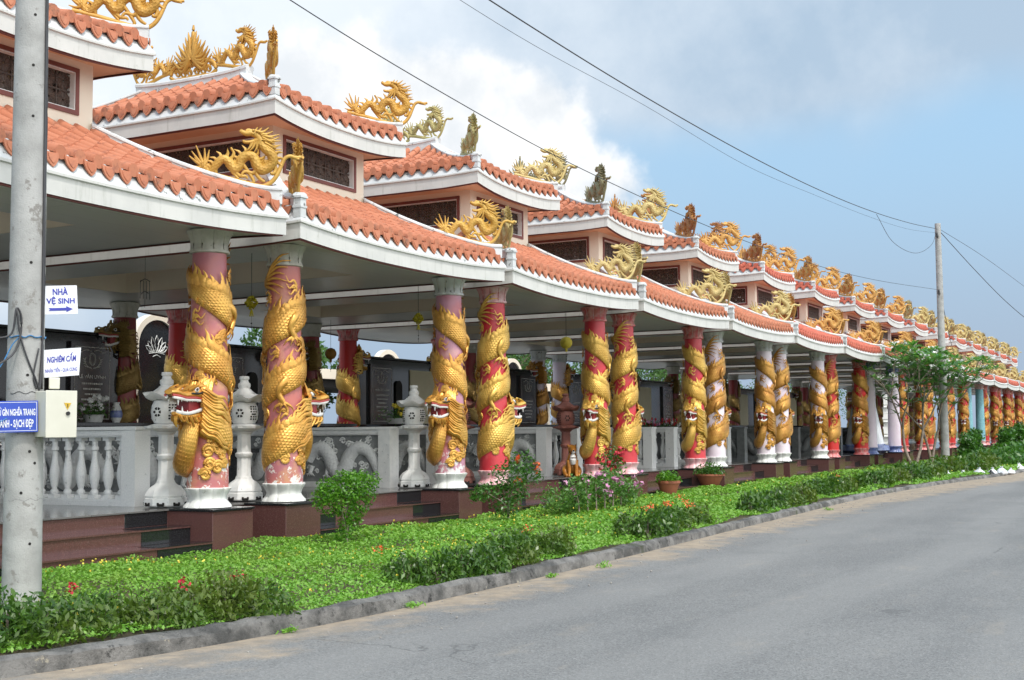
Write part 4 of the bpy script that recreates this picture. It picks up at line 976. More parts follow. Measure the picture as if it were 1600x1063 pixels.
def shrub(loc, label, blobs_, nper, size, lm, stems, name='shrub', flowers=None, fm=None, asp=.5, seed=5, bark='bark_pale', smat=.018):
    rng = np.random.default_rng(seed); t = thing(name, loc, label, 'shrub' if name == 'shrub' else name.replace('_', ' '), None)
    P = []
    for bx, by, bz, r, rz_ in blobs_:
        k = int(nper*(r/.25)**2); u = rng.normal(size=(k, 3)); u /= np.linalg.norm(u, axis=1)[:, None]; rad = rng.uniform(.25, 1.05, k)**.55
        rad *= 1+.18*np.sin(u[:, 0]*7+u[:, 2]*5+bx*9)
        P.append(np.stack([bx+u[:, 0]*r*rad, by+u[:, 1]*r*rad, bz+u[:, 2]*rz_*rad], 1))
    P = np.concatenate(P)
    link('foliage', leafmesh('foliage', P, size*rng.uniform(.6, 1.3, len(P)), asp, .35, (lm,), None, None, .05, rng), t)
    mb = MB()
    for st in stems: strand(mb, st, smat, smat*.35, 0, 6)
    ob('stem', mb, [bark], t, ang=80)
    if flowers:
        for c, k_, s_ in flowers: link('flower_cluster', leafmesh('flower_cluster', np.array(c)+rng.normal(size=(k_, 3))*s_, size*1.0, .85, .3, (fm,), None, None, 0, rng), t)
    return t
shrub((13.9, 9.85, .1), 'small clipped bright green bush on bare stems before the first steps',
      [(0, 0, .72, .27, .17), (-.22, .1, .66, .2, .13), (.25, -.1, .80, .22, .14), (.12, .05, .60, .2, .14), (-.05, 0, .45, .17, .13), (.2, 0, .38, .15, .1), (-.3, .1, .78, .14, .1), (.02, 0, .86, .2, .1), (.36, -.1, .66, .13, .12), (-.38, .1, .62, .16, .12), (.0, 0, .25, .14, .12), (-.12, 0, .12, .12, .1), (.12, 0, .3, .13, .12), (.3, 0, .55, .18, .15), (-.25, .1, .52, .18, .14)],
      620, .048, 'leaf_bush', [[(0, 0, 0), (-.03, 0, .2), (-.12, 0, .45), (-.2, .05, .65)], [(0, 0, 0), (.02, 0, .2), (.1, 0, .42), (.25, -.05, .7)], [(.01, 0, 0), (.0, .03, .25), (0, 0, .5)], [(0, .02, 0), (.06, .02, .25), (.02, .02, .6)]], seed=31)
shrub((17.9, 9.6, .1), 'loose dark bush with small red blooms beside the second red column',
      [(0, 0, .75, .3, .25), (.25, -.1, .95, .22, .2), (-.35, .2, .52, .24, .14), (.1, 0, .5, .28, .2), (-.1, 0, .28, .25, .15), (.42, -.2, .75, .18, .2), (-.55, .25, .45, .14, .1)],
      330, .062, 'leaf_bush_dark', [[(0, 0, 0), (-.1, 0, .3), (-.4, .15, .5)], [(0, 0, 0), (.05, 0, .4), (.2, -.1, .85)], [(0, 0, 0), (0, 0, .4), (0, 0, .75)]],
      flowers=[((.12, -.1, 1.0), 18, .03), ((.5, -.25, .88), 22, .035), ((-.05, -.2, .7), 10, .03)], fm='flower_orange', seed=32)
rg = np.random.default_rng(4)
shrub((21.2, 9.5, .1), 'sprawling bush covered in small pink flowers in front of the red columns',
      [(x, rg.uniform(-.3, .3), rg.uniform(.2, .5), .3, .22) for x in np.linspace(-1.3, 1.35, 13)]+[(-.9, 0, .6, .2, .15), (0.4, 0, .62, .25, .18)],
      170, .075, 'leaf_vinca', [[(x, 0, 0), (x*1.05, 0, .25), (x*1.2, 0, .5)] for x in np.linspace(-.9, .9, 6)],
      flowers=[((rg.uniform(-1.4, 1.5), rg.uniform(-.5, .3), rg.uniform(.3, .72)), 7, .03) for _ in range(30)], fm='flower_pink', seed=33)
shrub((23.2, 10.2, .1), 'tall thin bush with crimson flowers at the foot of the red column',
      [(0, 0, .55, .22, .25), (.25, 0, .8, .22, .2), (-.2, 0, .9, .18, .2), (.1, 0, 1.0, .15, .15)], 190, .075, 'leaf_bush_dark', [[(0, 0, 0), (.05, 0, .5), (.1, 0, 1.0)], [(0, 0, 0), (-.1, 0, .5), (-.2, 0, .95)]],
      flowers=[((rg.uniform(-.35, .45), rg.uniform(-.2, .1), rg.uniform(.55, 1.1)), 9, .035) for _ in range(18)], fm='flower_red', seed=34)
for i, (x, y, s_, lb) in enumerate([(55, 8.3, 1.0, 'leafy dark shrub just right of the far pole'), (60, 8.8, 1.1, 'dark shrub hiding the base of the far pale blue columns'), (66, 8.2, 1.15, 'tall shrub near the right edge'), (75, 8.6, 1.3, 'last tall shrub at the right edge'), (86, 8.6, 1.5, 'far shrub against the end of the row')]):
    shrub((x, y, .1), lb, [(s_*a, s_*b, s_*c, s_*.34, s_*.30) for a, b, c in ((0, 0, .7), (.5, 0, .45), (-.5, .1, .4), (.2, 0, 1.05), (-.2, 0, .3), (-.3, 0, .85))], 190, .15*s_, 'leaf_bush_dark', [[(0, 0, 0), (0, 0, s_)]], seed=40+i)

# ---- frangipani
def frangipani(loc, label, seed, H, lean, spread):
    rng = random.Random(seed); t = thing('frangipani_tree', loc, label, 'tree', 'frangipani trees by the far pole'); tips = []; mb = MB()
    def br(p, d, L, r, lev):
        p = Vector(p); d = Vector(d).normalized(); q = p+d*L; mid = (p+q)/2+Vector((rng.uniform(-1, 1), rng.uniform(-1, 1), 0))*L*.07
        mb.tube(catmull([tuple(p), tuple(mid), tuple(q)], 3), np.linspace(r, r*.72, 7), 6)
        if lev == 0: tips.append((q, d)); return
        if lev <= 3: tips.append((q, d)); tips.append(((p+q)/2, d)) if rng.random() < .3 else None
        k = rng.choice((2, 3, 3)) if lev > 1 else rng.choice((1, 2, 3))
        for i in range(k):
            a = 2*math.pi*(i+rng.random()*.6)/k; s_ = rng.uniform(.55, .95)
            nd = (d+Vector((math.cos(a)*s_*spread, math.sin(a)*s_*spread, rng.uniform(-.25, .5))));
            br(q, nd, L*rng.uniform(.62, .85), r*.66, lev-1)
    for ln in lean: br((ln[2], 0, 0), (ln[0], ln[1], 1), H*.235, .06, 4)
    ob('trunk', mb, ['bark_pale'], t, ang=80)
    V = []; Fc = []; n0 = 0; fl = []
    lm = MB()
    for q, d in tips:
        k = rng.randint(7, 11)
        for i in range(k):
            a = 2*math.pi*i/k+rng.uniform(-.2, .2); up = rng.uniform(.0, .75); L = rng.uniform(.30, .50); wd = L*.13
            dd = (Vector((math.cos(a), math.sin(a), up))).normalized(); sd = dd.cross(Vector((0, 0, 1))).normalized(); nn = sd.cross(dd)
            b0 = q+dd*.03; pts = [b0, b0+dd*L*.5-Vector((0, 0, .01)), b0+dd*L-Vector((0, 0, .06))]
            lm.add([pts[0], pts[0]*.5+pts[1]*.5+sd*wd*.8+nn*.012, pts[1]+sd*wd+nn*.01, pts[2], pts[1]-sd*wd+nn*.01, pts[0]*.5+pts[1]*.5-sd*wd*.8+nn*.012, pts[1]], [(0, 1, 2, 6), (6, 2, 3), (0, 6, 4, 5), (6, 3, 4)])
        if rng.random() < .16:
            for _ in range(14):
                c = q+Vector((rng.gauss(0, .07), rng.gauss(0, .07), .12+rng.gauss(0, .04))); fl.append(c)
    ob('crown', lm, ['leaf_plumeria'], t, ang=180)
    if fl: link('blossom', leafmesh('blossom', np.array([tuple(c) for c in fl]), .11, .9, .2, ('flower_white',)), t)
    return t
frangipani((48.2, 9.2, .1), 'frangipani tree leaning left with a few white blossoms, left of the far pole', 8, 6.4, [(-.14, .2, .1), (.2, -.2, .3)], .58)
frangipani((50.9, 9.0, .1), 'frangipani tree growing against the foot of the far pole', 21, 6.2, [(.22, -.15, 0), (-.15, .2, .1)], .68)

# ================================================================== STONE LANTERNS
def lantern_parts(stone, square=False):
    L = {}
    mb = MB(); oct_ = lambda t, i: 1/max(abs(math.cos((t % (math.pi/4))-math.pi/8)), .9)*.93
    mb.lathe([(.0, .015), (.262, .015), (.275, .03), (.272, .115), (.25, .125), (.262, .145), (.245, .20), (.20, .255), (.13, .30), (.11, .335)], n=32, mod=oct_)
    for i in range(8):
        a = 2*math.pi*(i+.5)/8; c = cyl(a, .262, .035); mb.tube([cyl(a-.13, .268, .03), cyl(a-.13, .268, .065)], .014, 5, 1); mb.tube([cyl(a+.13, .268, .03), cyl(a+.13, .268, .065)], .014, 5, 1); mb.tube([cyl(a-.15, .265, .035), cyl(a+.15, .265, .035)], .018, 5, 1)
    L['lantern_base'] = mb.mesh('lantern_base', [stone, 'hole_dark'], 35)
    mb = MB(); flute = lambda t, i: 1+.05*math.cos(8*t)*(1 if i in (1, 2, 5, 6) else 0)
    mb.lathe([(.118, .325), (.098, .36), (.094, .60), (.118, .625), (.122, .66), (.096, .685), (.092, .93), (.12, .95), (.13, .965), (.10, .975)], n=32, mod=flute)
    L['lantern_post'] = mb.mesh('lantern_post', [stone], 35)
    mb = MB(); mb.lathe([(.12, .97), (.19, .995), (.262, 1.015), (.272, 1.045), (.235, 1.05), (.15, 1.075)], n=56, mod=lambda t, i: 1+(.05*math.cos(14*t) if 1 < i < 4 else 0))
    L['lantern_tray'] = mb.mesh('lantern_tray', [stone], 35)
    mb = MB(); mb.lathe([(.10, 1.075), (.15, 1.08), (.187, 1.14), (.198, 1.225), (.187, 1.31), (.155, 1.375), (.12, 1.385)], n=32)
    bxr = lambda z: np.interp(z, [1.08, 1.14, 1.225, 1.31, 1.375], [.152, .189, .200, .189, .157])
    for i in range(6):
        a0 = 2*math.pi*i/6
        if i % 2 == 0:
            for z in (1.14, 1.175, 1.21, 1.245, 1.28, 1.315):
                for da in (-.22, 0, .22) if z not in (1.21,) else (0,):
                    wd = .07 if z != 1.21 else .2; r = bxr(z); mb.add([cyl(a0+da-wd, r+.003, z-.010), cyl(a0+da+wd, r+.003, z-.010), cyl(a0+da+wd, r+.003, z+.010), cyl(a0+da-wd, r+.003, z+.010)], [(0, 1, 2, 3)], 1)
        else:
            for q in range(6):
                th = q*math.pi/3; z = 1.225+.062*math.sin(th); da = .26*math.cos(th)
                mb.tube([cyl(a0+da*.5, bxr(z)-.004, 1.225+.03*math.sin(th)), cyl(a0+da, bxr(z)-.004, z)], [.012, .020], 5, 1)
    L['lamp_box'] = mb.mesh('lamp_box', [stone, 'hole_dark'], 35)
    mb = MB(); N = 48; prof = [(.14, 1.385), (.225, 1.395), (.275, 1.425), (.295, 1.455), (.25, 1.465), (.17, 1.495), (.11, 1.54), (.075, 1.575)]
    P = np.array([[(r*(1+.03*math.cos(6*t))*math.cos(t), r*(1+.03*math.cos(6*t))*math.sin(t), z+(.028*math.cos(6*t) if 1 <= i <= 4 else 0)*(r/.29)) for t in np.linspace(0, 2*math.pi, N, endpoint=False)] for i, (r, z) in enumerate(prof)])
    mb.grid(P, 0, None, True); L['lantern_roof'] = mb.mesh('lantern_roof', [stone], 45)
    mb = MB(); mb.lathe([(.07, 1.565), (.088, 1.60), (.085, 1.64), (.062, 1.66), (.055, 1.69), (.072, 1.71), (.066, 1.745), (.02, 1.75)], n=20)
    L['finial'] = mb.mesh('finial', [stone], 35)
    return L
LW, LRd = lantern_parts('marble_white'), lantern_parts('red_stone')
LLAB = {(0, 1): 'white stone lantern behind the leftmost pink dragon column', (1, -1): 'white stone lantern standing between the two front pink dragon columns', (1, 1): 'white stone lantern left of the mauve dragon column',
        (2, -1): 'reddish stone lantern glimpsed between the mauve and first red columns', (2, 1): 'reddish stone lantern beside the sitting dog statue', (0, -1): None}
for k in range(0, 3):
    for sx in (-1, 1):
        if (k, sx) == (0, -1): continue
        red = k in (2,) or k > 7; x = X0+6*k+sx*2.226
        t = thing('stone_lantern', (x, 11.85, PZ), LLAB.get((k, sx)) or f"{'reddish' if red else 'white'} stone lantern behind the {'left' if sx < 0 else 'right'} front column of the {ORD[k]} pavilion", 'stone lantern', 'stone lanterns behind the front columns', R(15*k+7))
        for nm, me in (LRd if red else LW).items(): link(nm, me, t)

# ================================================================== SIDE RAILS
def rail(kind, stone, inner):
    M_ = {}; L = 4.2; mb = MB()
    mb.box(-.14, .14, 0, .24, .0, 1.0); mb.box(-.14, .14, L-.24, L, .0, 1.0); mb.box(-.155, .155, -.02, L+.02, 1.001, 1.045); M_['end_post'] = mb.mesh('end_post', [stone])
    mb = MB(); mb.box(-.12, .12, .241, L-.241, .925, .999); mb.box(-.10, .10, .241, L-.241, .905, .924); M_['top_rail'] = mb.mesh('top_rail', [stone])
    mb = MB(); mb.box(-.13, .13, .241, L-.241, .0, .07); mb.box(-.10, .10, .241, L-.241, .071, .09); M_['bottom_rail'] = mb.mesh('bottom_rail', [stone])
    if kind == 'baluster':
        mb = MB(); mb.box(-.06, .06, -.06, .06, .091, .14); mb.box(-.055, .055, -.055, .055, .86, .904)
        mb.lathe([(x, .14+(z-.21)*1.241) for x, z in [(.04, .21), (.055, .225), (.055, .25), (.034, .27), (.052, .32), (.072, .40), (.068, .47), (.046, .56), (.034, .63), (.034, .68), (.052, .695), (.052, .72), (.038, .735), (.04, .79)]], n=18)
        M_['baluster'] = mb.mesh('baluster', [inner])
    else:
        mb = MB(); mb.box(-.035, .035, .242, L-.242, .091, .904, 2)
        for sx in (-1, 1):
            rr = random.Random(5)
            for h0 in (.35, 2.25):
                path = catmull([(sx*.04, h0+y, z) for y, z in ((-.05, .25), (.03, .45), (.18, .63), (.38, .68), (.55, .55), (.64, .34), (.76, .24), (.90, .36), (1.0, .56), (1.16, .68), (1.34, .62), (1.45, .48))], 6)
                mb.tube(path, np.interp(np.linspace(0, 1, len(path)), [0, .5, 1], [.08, .15, .11]), 10, 1, (1, 0, 0), .8, True, (24, 9))
                for i in range(5, len(path)-3, 3): b = path[i]; mb.tube([b+np.array((0, 0, .07)), b+np.array((0, -.02, .125)), b+np.array((0, -.05, .155))], [.024, .016, .003], 4, 0)
                for q in range(9): a = .7*q; mb.tube([(sx*.05, h0+1.5, .58), (sx*.06, h0+1.5+.10*math.cos(a), .58+.09*math.sin(a)), (sx*.05, h0+1.5+.19*math.cos(a+.3), .58+.17*math.sin(a+.3))], [.04, .03, .005], 5, 0)
                for y, z in ((.28, .22), (.7, .22), (1.0, .22), (1.35, .25)):
                    mb.tube([(sx*.05, h0+y, z+.12), (sx*.075, h0+y+.03, z)], [.05, .035], 6, 0)
                    for c in range(4): mb.tube([(sx*.07, h0+y+.03, z), (sx*.08, h0+y-.03+.04*c, z-.03), (sx*.05, h0+y-.045+.05*c, z-.065)], [.02, .017, .005], 5, 0)
            for q in range(70):
                y, z = rr.uniform(.32, 3.88), rr.uniform(.16, .85); r = rr.uniform(.035, .075); th = np.linspace(0, 8.5, 14)
                mb.tube(np.stack([0*th+sx*.038, y+r*(1-.09*th)*np.cos(th), z+r*(1-.09*th)*np.sin(th)], -1), .017, 5, 0)
        M_['carved_panel'] = mb.mesh('carved_panel', [inner, inner+'_scaled', 'recess_shade' if inner != 'granite_dark' else inner], 60)
    return M_
gold_mat('granite_dark_scaled', (.15, .16, .16), (.11, .12, .12), (.06, .06, .06), 0, .4)
mat('recess_shade', (.30, .31, .31), .8, col2=(.20, .21, .21), vs=7)  # darker ground behind the carving, recess shade put into the colour
mat('granite_dark', (.15, .16, .16), .35, col2=(.11, .12, .12), vs=9, bs=.3)
gold_mat('carved_grey_scaled', (.60, .61, .60), (.48, .495, .49), (.33, .34, .34), 0, .7)
gold_mat('marble_white_scaled', (.76, .77, .76), (.66, .67, .67), (.45, .46, .45), 0, .65)
RB, RC, RG = rail('baluster', 'granite_pale', 'granite_pale'), rail('carved', 'marble_white', 'marble_white'), rail('carved', 'granite_pale', 'carved_grey')
RD = rail('carved', 'granite_dark', 'granite_dark')
for k in range(0, 8):
    for sx in (-1, 1):
        if (k, sx) == (0, -1): continue
        kd = 'baluster' if k in (0, 3, 4) else 'carved'; S = RB if kd == 'baluster' else RC if k < 2 else RG if k < 5 else RD
        lb = {(0, 1): 'pale stone baluster rail behind the concrete pole at the left', (1, -1): 'carved dragon panel half hidden behind the two front pink columns', (1, 1): 'large pale carved dragon panel behind the small clipped bush',
              (2, 1): 'grey carved dragon panel ending beside the dog statue', (3, 1): 'grey baluster rail between the two red dragon columns in mid picture', (4, 1): 'baluster rail end showing right of the first lavender column'}.get((k, sx),
              f"{'baluster rail' if kd == 'baluster' else 'grey carved dragon panel'} on the {'left' if sx < 0 else 'right'} side of the {ORD[k]} pavilion")
        t = thing('stone_balustrade' if kd == 'baluster' else 'carved_stone_panel', (X0+6*k+sx*2.22, 12.25, PZ), lb, 'balustrade' if kd == 'baluster' else 'stone panel', 'stone side barriers of the pavilions')
        for nm, me in S.items():
            if nm == 'baluster':
                for i in range(15): link('baluster', me, t, (0, .36+i*.249, 0))
            else: link(nm, me, t)

# ================================================================== WRITING
def text_mesh(body, w_, h_, depth=.002, shear=0., bold=.012):
    c = bpy.data.curves.new('t', 'FONT'); c.body = body; c.extrude = 0; c.align_x = 'CENTER'; c.size = 1; c.shear = shear; c.offset = bold; c.resolution_u = 3
    o = bpy.data.objects.new('t', c); C.objects.link(o); dg = bpy.context.evaluated_depsgraph_get(); me = bpy.data.meshes.new_from_object(o.evaluated_get(dg))
    bpy.data.objects.remove(o); V = np.empty(len(me.vertices)*3); me.vertices.foreach_get('co', V); V = V.reshape(-1, 3)
    mn, mx = V.min(0), V.max(0); V[:, 0] = (V[:, 0]-(mn[0]+mx[0])/2)*w_/(mx[0]-mn[0]); z = (V[:, 1]-(mn[1]+mx[1])/2)*h_/(mx[1]-mn[1])
    V2 = np.stack([V[:, 0], np.zeros(len(V)), z], 1); me.vertices.foreach_set('co', V2.ravel()); me.update(); return me
def writing(name, body, w_, h_, mat_, parent, x, y, z, shear=0., bold=.012):
    for b_, s_ in ((bold, shear), (bold*.8, shear*.9), (bold*.6, shear*.7), (bold*1.1, 0), (.01, .1), (0, 0)):       # a fill that fails leaves an empty mesh
        me = text_mesh(body, w_, h_, 0, s_, b_)
        if sum(f.area for f in me.polygons) > w_*h_*.18: break
    me.materials.clear(); me.materials.append(MATS[mat_]); return link(name, me, parent, (x, y, z))

# ================================================================== GRAVES
GR = {0: (.2, 1, None), 1: (1.25, 0, 'LÊ VĂN UYNH'), 2: (-.85, 0, None), 3: (-.95, 1, 'TRẦN THỊ HỒNG')}
for k in range(0, 10):
    hx, cream, nm = GR.get(k, (-1.3 if k % 2 else 1.2, 1, None)); ct = X0+6*k
    t = thing('grave_monument', (ct, YC, PZ), {1: 'black granite grave wall with a white-lettered headstone behind the concrete pole', 3: 'black granite grave with lettered headstone and cream panel beyond the red rear column'}.get(k, f'black granite grave wall at the back of the {ORD[k]} pavilion'), 'grave', 'black granite graves under the pavilions')
    mb = MB(); mb.box(-1.98, 1.98, 3.62, 3.84, 0, 2.84); mb.box(-2.0, 2.0, 3.58, 3.88, 2.842, 2.90); bevel(ob('grave_wall', mb, ['granite_black'], t), .008, 1)
    mb = MB(); mb.box(-2.0, 2.0, 2.3, 3.60, 0, 1.10); mb.box(-2.05, 2.05, 2.24, 3.61, 1.102, 1.17); mb.box(-1.9, 1.9, 2.285, 2.299, .12, .95); bevel(ob('altar', mb, ['granite_black'], t), .008, 1)
    mb = MB(); mb.box(-.85, .85, -.6, 1.9, 0, .62); mb.box(-.95, .95, -.7, 2.0, .622, .70); bevel(ob('tomb', mb, ['granite_black'], t), .01, 1)
    mb = MB(); mb.box(hx-.52, hx+.52, 3.55, 3.618, 1.18, 2.70); hs = ob('headstone', mb, ['granite_headstone'], t)
    mb = MB()
    for x0, x1, z0, z1 in ((-.44, .44, 2.60, 2.612), (-.44, .44, 1.25, 1.262), (-.44, -.432, 1.25, 2.61), (.432, .44, 1.25, 2.61)): mb.box(hx+x0, hx+x1, 3.544, 3.549, z0, z1)
    th = np.linspace(0, 2*math.pi, 25)
    mb.tube(np.stack([hx+.075*np.cos(th), 0*th+3.546, 2.38+.115*np.sin(th)], -1), .008, 4); mb.tube(np.stack([hx+.055*np.cos(th), 0*th+3.546, 2.38+.09*np.sin(th)], -1), .004, 4)
    for sx in (-1, 1):
        mb.tube(catmull([(hx+sx*.02, 3.546, 2.21), (hx+sx*.12, 3.546, 2.24), (hx+sx*.19, 3.546, 2.33), (hx+sx*.16, 3.546, 2.42)], 5), .010, 4)
        for q in range(4): mb.tube([(hx+sx*(.12+.025*q), 3.546, 2.23+.045*q), (hx+sx*(.20+.02*q), 3.546, 2.25+.05*q)], [.014, .004], 4)
        mb.tube(catmull([(hx+sx*.03, 3.546, 2.53), (hx+sx*.15, 3.546, 2.555), (hx+sx*.28, 3.546, 2.51), (hx+sx*.33, 3.546, 2.53)], 5), .007, 4)
    rr = random.Random(k)
    for i, z in enumerate((1.92, 1.82, 1.72, 1.62, 1.52, 1.42)):         # worn small lines of lettering, illegible at this distance
        x = -.26+.04*(i % 3)
        while x < .26-.04*(i % 3):
            q = rr.uniform(.02, .05); mb.box(hx+x, hx+x+q, 3.546, 3.549, z-.016, z+.016); x += q+.014
    ob('engraving', mb, ['lettering'], hs)
    if nm: writing('engraved_name', nm, .66, .085, 'lettering', hs, hx, 3.543, 2.06, 0, .02)
    if cream:
        mb = MB(); s_ = -1 if hx > 0 else 1; xa, xb = sorted((s_*.45, s_*1.75)); mb.box(xa, xb, 3.59, 3.618, 1.2, 2.62); ob('cream_panel', mb, ['cream_panel'], t)
    mb = MB(); nx = hx+(.95 if hx < 0 else -.95)
    if abs(nx) < 1.7 and not (cream and k != 3):
        pr_ = [(-.17, 1.2), (.17, 1.2), (.17, 2.15)]+[(.17*math.cos(a), 2.15+.17*math.sin(a)) for a in np.linspace(.2, math.pi-.2, 7)]+[(-.17, 2.15)]
        mb.prism([(nx+x*.9-.12, z) for x, z in pr_], 3.57, 3.589 if cream else 3.617); ob('niche', mb, ['hole_dark'], t)

def bouquet(loc, label, fm, potm, w_, n, seed, second=None):
    rng = np.random.default_rng(seed); t = thing('flower_arrangement', loc, label, 'flowers'); mb = MB()
    mb.lathe([(w_*.28, 0), (w_*.30, .01), (w_*.36, .13), (w_*.38, .14), (w_*.33, .14)], n=16); ob('flower_pot', mb, [potm], t)
    P = np.array((0, 0, .22))+rng.normal(size=(240, 3))*np.array((w_*.36, w_*.25, .09)); link('foliage', leafmesh('foliage', P, .08, .35, .2, ('leaf_bush_dark',), None, None, 0, rng), t)
    mb = MB()
    for i in range(n):
        c = (rng.uniform(-.5, .5)*w_, rng.uniform(-.35, .2)*w_, rng.uniform(.22, .46))
        for q in range(6):
            a = q*math.pi/3; mb.tube([c, (c[0]+.045*math.cos(a), c[1]-.02, c[2]+.045*math.sin(a))], [.014, .022], 4, int(second is not None and i % 2))
    ob('blossoms', mb, [fm, second or fm], t)
bouquet((16.1, 17.35, PZ+1.17), 'pink blossoms in a pot on the black altar behind the pole', 'flower_pink', 'blue_glaze', .5, 12, 1, None)
bouquet((16.75, 17.35, PZ+1.17), 'white blossoms in a pale planter on the black altar', 'flower_white', 'white_lotus', .5, 12, 2)
bouquet((19.4, 17.35, PZ+1.17), 'pink and red flowers left of the roaring dragon head', 'flower_pink', 'terracotta_pot', .6, 14, 3, 'flower_red')
bouquet((26.6, 17.35, PZ+1.17), 'yellow flowers in a white planter in front of the cream-panelled grave', 'flower_yellow', 'white_lotus', .7, 18, 4)
bouquet((27.3, 17.35, PZ+1.17), 'yellow and pink flowers beside the white planter', 'flower_yellow', 'granite_pale', .5, 10, 5, 'flower_pink')
for i, x in enumerate((39.2, 40.6, 42.0, 44.6)): bouquet((x, 16.2, PZ+.9), ['red blossoms on the grave between the red columns', 'pink blossoms on the grave between the red columns', 'red and white blossoms beside the lavender columns', 'dark red blossoms deep inside the lavender pavilion'][i], ['flower_red', 'flower_pink', 'flower_red', 'flower_red'][i], 'blue_glaze', 1.0, 26, 8+i, ['flower_pink', 'flower_red', 'flower_white', 'flower_pink'][i])
t = thing('porcelain_vase', (17.25, 17.3, PZ+1.17), 'blue and white porcelain vase beside the white blossoms', 'vase'); mb = MB(); mb.lathe([(.06, 0), (.09, .06), (.11, .16), (.08, .27), (.05, .33), (.07, .37)], n=20); ob('vase_body', mb, ['white_lotus'], t)
mb = MB(); mb.lathe([(.101, .09), (.1125, .16), (.098, .22)], n=20, cap=False); ob('glaze_band', mb, ['blue_glaze'], t)

# ================================================================== HANGING ORNAMENTS
def hanging(loc, ln, label, m_, kind):
    t = thing('hanging_ornament', loc, label, 'hanging ornament', 'ornaments hanging from the pavilion ceilings'); mb = MB()
    mb.tube([(0, 0, 0), (0, 0, ln)], .005, 4); mb.tube([(0, 0, -.14), (0, 0, -.42)], .003, 4)
    for z in (-.3, -.36): mb.sphere((0, 0, z), .012, 0, 6)
    ob('string', mb, ['black_plastic'], t)
    if kind == 'tassel':
        rng = np.random.default_rng(3); u = rng.normal(size=(420, 3)); u /= np.abs(u).sum(1)[:, None]; P = u*.13*rng.uniform(.75, 1, 420)[:, None]
        link('paper_ball', leafmesh('paper_ball', P, .035, .8, .0, (m_,), None, None, 0, rng), t)
        mb = MB()
        for q in range(10): a = q*.63; mb.tube([(.01*math.cos(a), .01*math.sin(a), -.11), (.03*math.cos(a), .03*math.sin(a), -.2)], [.006, .004], 4)
        ob('tassel', mb, [m_], t)
    else:
        mb = MB(); mb.lathe([(.03, -.13), (.09, -.105), (.13, -.04), (.135, .0), (.13, .04), (.09, .105), (.03, .13)], n=20, mod=lambda t_, i: 1+.02*math.cos(10*t_)); ob('paper_ball', mb, [m_], t)
        mb = MB(); mb.lathe([(.025, -.2), (.03, -.14), (.03, -.13)], n=8); ob('tassel', mb, [m_], t)
hanging((14.6, 12.02, 3.44), .72, 'yellow tasselled cube ornament hanging between the two front pink columns', 'yellow_ball', 'tassel')
hanging((19.25, 12.1, 3.56), .60, 'yellow leafy ornament hanging left of the mauve column', 'yellow_ball', 'tassel')
hanging((25.5, 12.2, 3.50), .66, 'plain yellow paper ball hanging left of the middle red column', 'flower_yellow', 'ball')
hanging((24.0, 17.45, 3.38), .78, 'small brown ball hanging against the sky beyond the pink columns', 'brown_ball', 'ball')
t = thing('wind_chime', (14.1, 13.6, 4.16), 'dark wind chime hanging under the left ceiling', 'wind chime', None); mb = MB(); mb.tube([(0, 0, 0), (0, 0, -.75)], .004, 4)
for z, r in ((-.32, .10), (-.5, .07)): mb.tube([(-r, 0, z-.05), (0, 0, z), (r, 0, z-.03)], .007, 4)
for x in (-.09, -.03, .03, .09): mb.tube([(x, 0, -.35), (x*1.1, 0, -.62)], .006, 4)
ob('chime_rods', mb, ['cable_grey'], t)
t = thing('paper_globe', (45.2, 11.5, 3.55), 'blue and white globe lantern between the deep red columns', 'lantern', None); mb = MB(); mb.sphere((0, 0, 0), .23, 0, 18); ob('globe', mb, ['white_lotus'], t)
mb = MB()
for q in range(7): a = q*.9; mb.tube([cyl(a, .232*math.cos(.2), .05), cyl(a+.3, .232*math.cos(.4), -.09), cyl(a+.5, .232*.99, -.02)], [.02, .035, .015], 5)
ob('blue_pattern', mb, ['blue_glaze'], t)

# ================================================================== DOG, POTS, STATUE
t = thing('dog_statue', (24.35, 11.55, PZ), 'orange and white sitting dog statue on the granite step beside a red stone lantern', 'statue', None, R(215))
mb = MB()      # local +x is where the dog looks
mb.tube(catmull([(-.16, 0, .10), (-.10, 0, .20), (-.02, 0, .32), (.04, 0, .42), (.06, 0, .49)], 4), np.interp(np.linspace(0, 1, 17), [0, .25, .6, 1], [.10, .135, .115, .07]), 12)
for sy in (-1, 1):
    mb.tube(catmull([(.06, sy*.07, .34), (.09, sy*.075, .2), (.10, sy*.075, .04), (.15, sy*.075, .02)], 4), np.interp(np.linspace(0, 1, 13), [0, .4, 1], [.06, .038, .034]), 8)
    mb.tube(catmull([(-.14, sy*.10, .18), (-.03, sy*.14, .12), (.02, sy*.13, .05), (.12, sy*.13, .025)], 4), np.interp(np.linspace(0, 1, 13), [0, .4, 1], [.085, .07, .03]), 8)
    mb.tube([(.03, sy*.055, .61), (.0, sy*.085, .665), (-.01, sy*.075, .60)], [.03, .014, .01], 6)
mb.tube(catmull([(.0, 0, .50), (.05, 0, .575), (.11, 0, .575), (.17, 0, .545), (.20, 0, .535)], 4), np.interp(np.linspace(0, 1, 17), [0, .3, .6, 1], [.07, .095, .065, .036]), 12)
mb.tube(catmull([(-.22, 0, .06), (-.3, .06, .05), (-.27, .14, .05)], 4), np.linspace(.035, .02, 9), 7)
ob('dog_body', mb, ['dog_orange'], t, ang=180)
mb = MB(); mb.tube(catmull([(.135, 0, .47), (.145, 0, .38), (.125, 0, .26)], 4), np.interp(np.linspace(0, 1, 9), [0, .5, 1], [.04, .075, .05]), 10); mb.tube([(.15, 0, .505), (.21, 0, .525)], [.04, .03], 8); ob('white_chest', mb, ['white_teeth'], t, ang=180)
mb = MB(); mb.sphere((.222, 0, .545), .02, 0, 8)
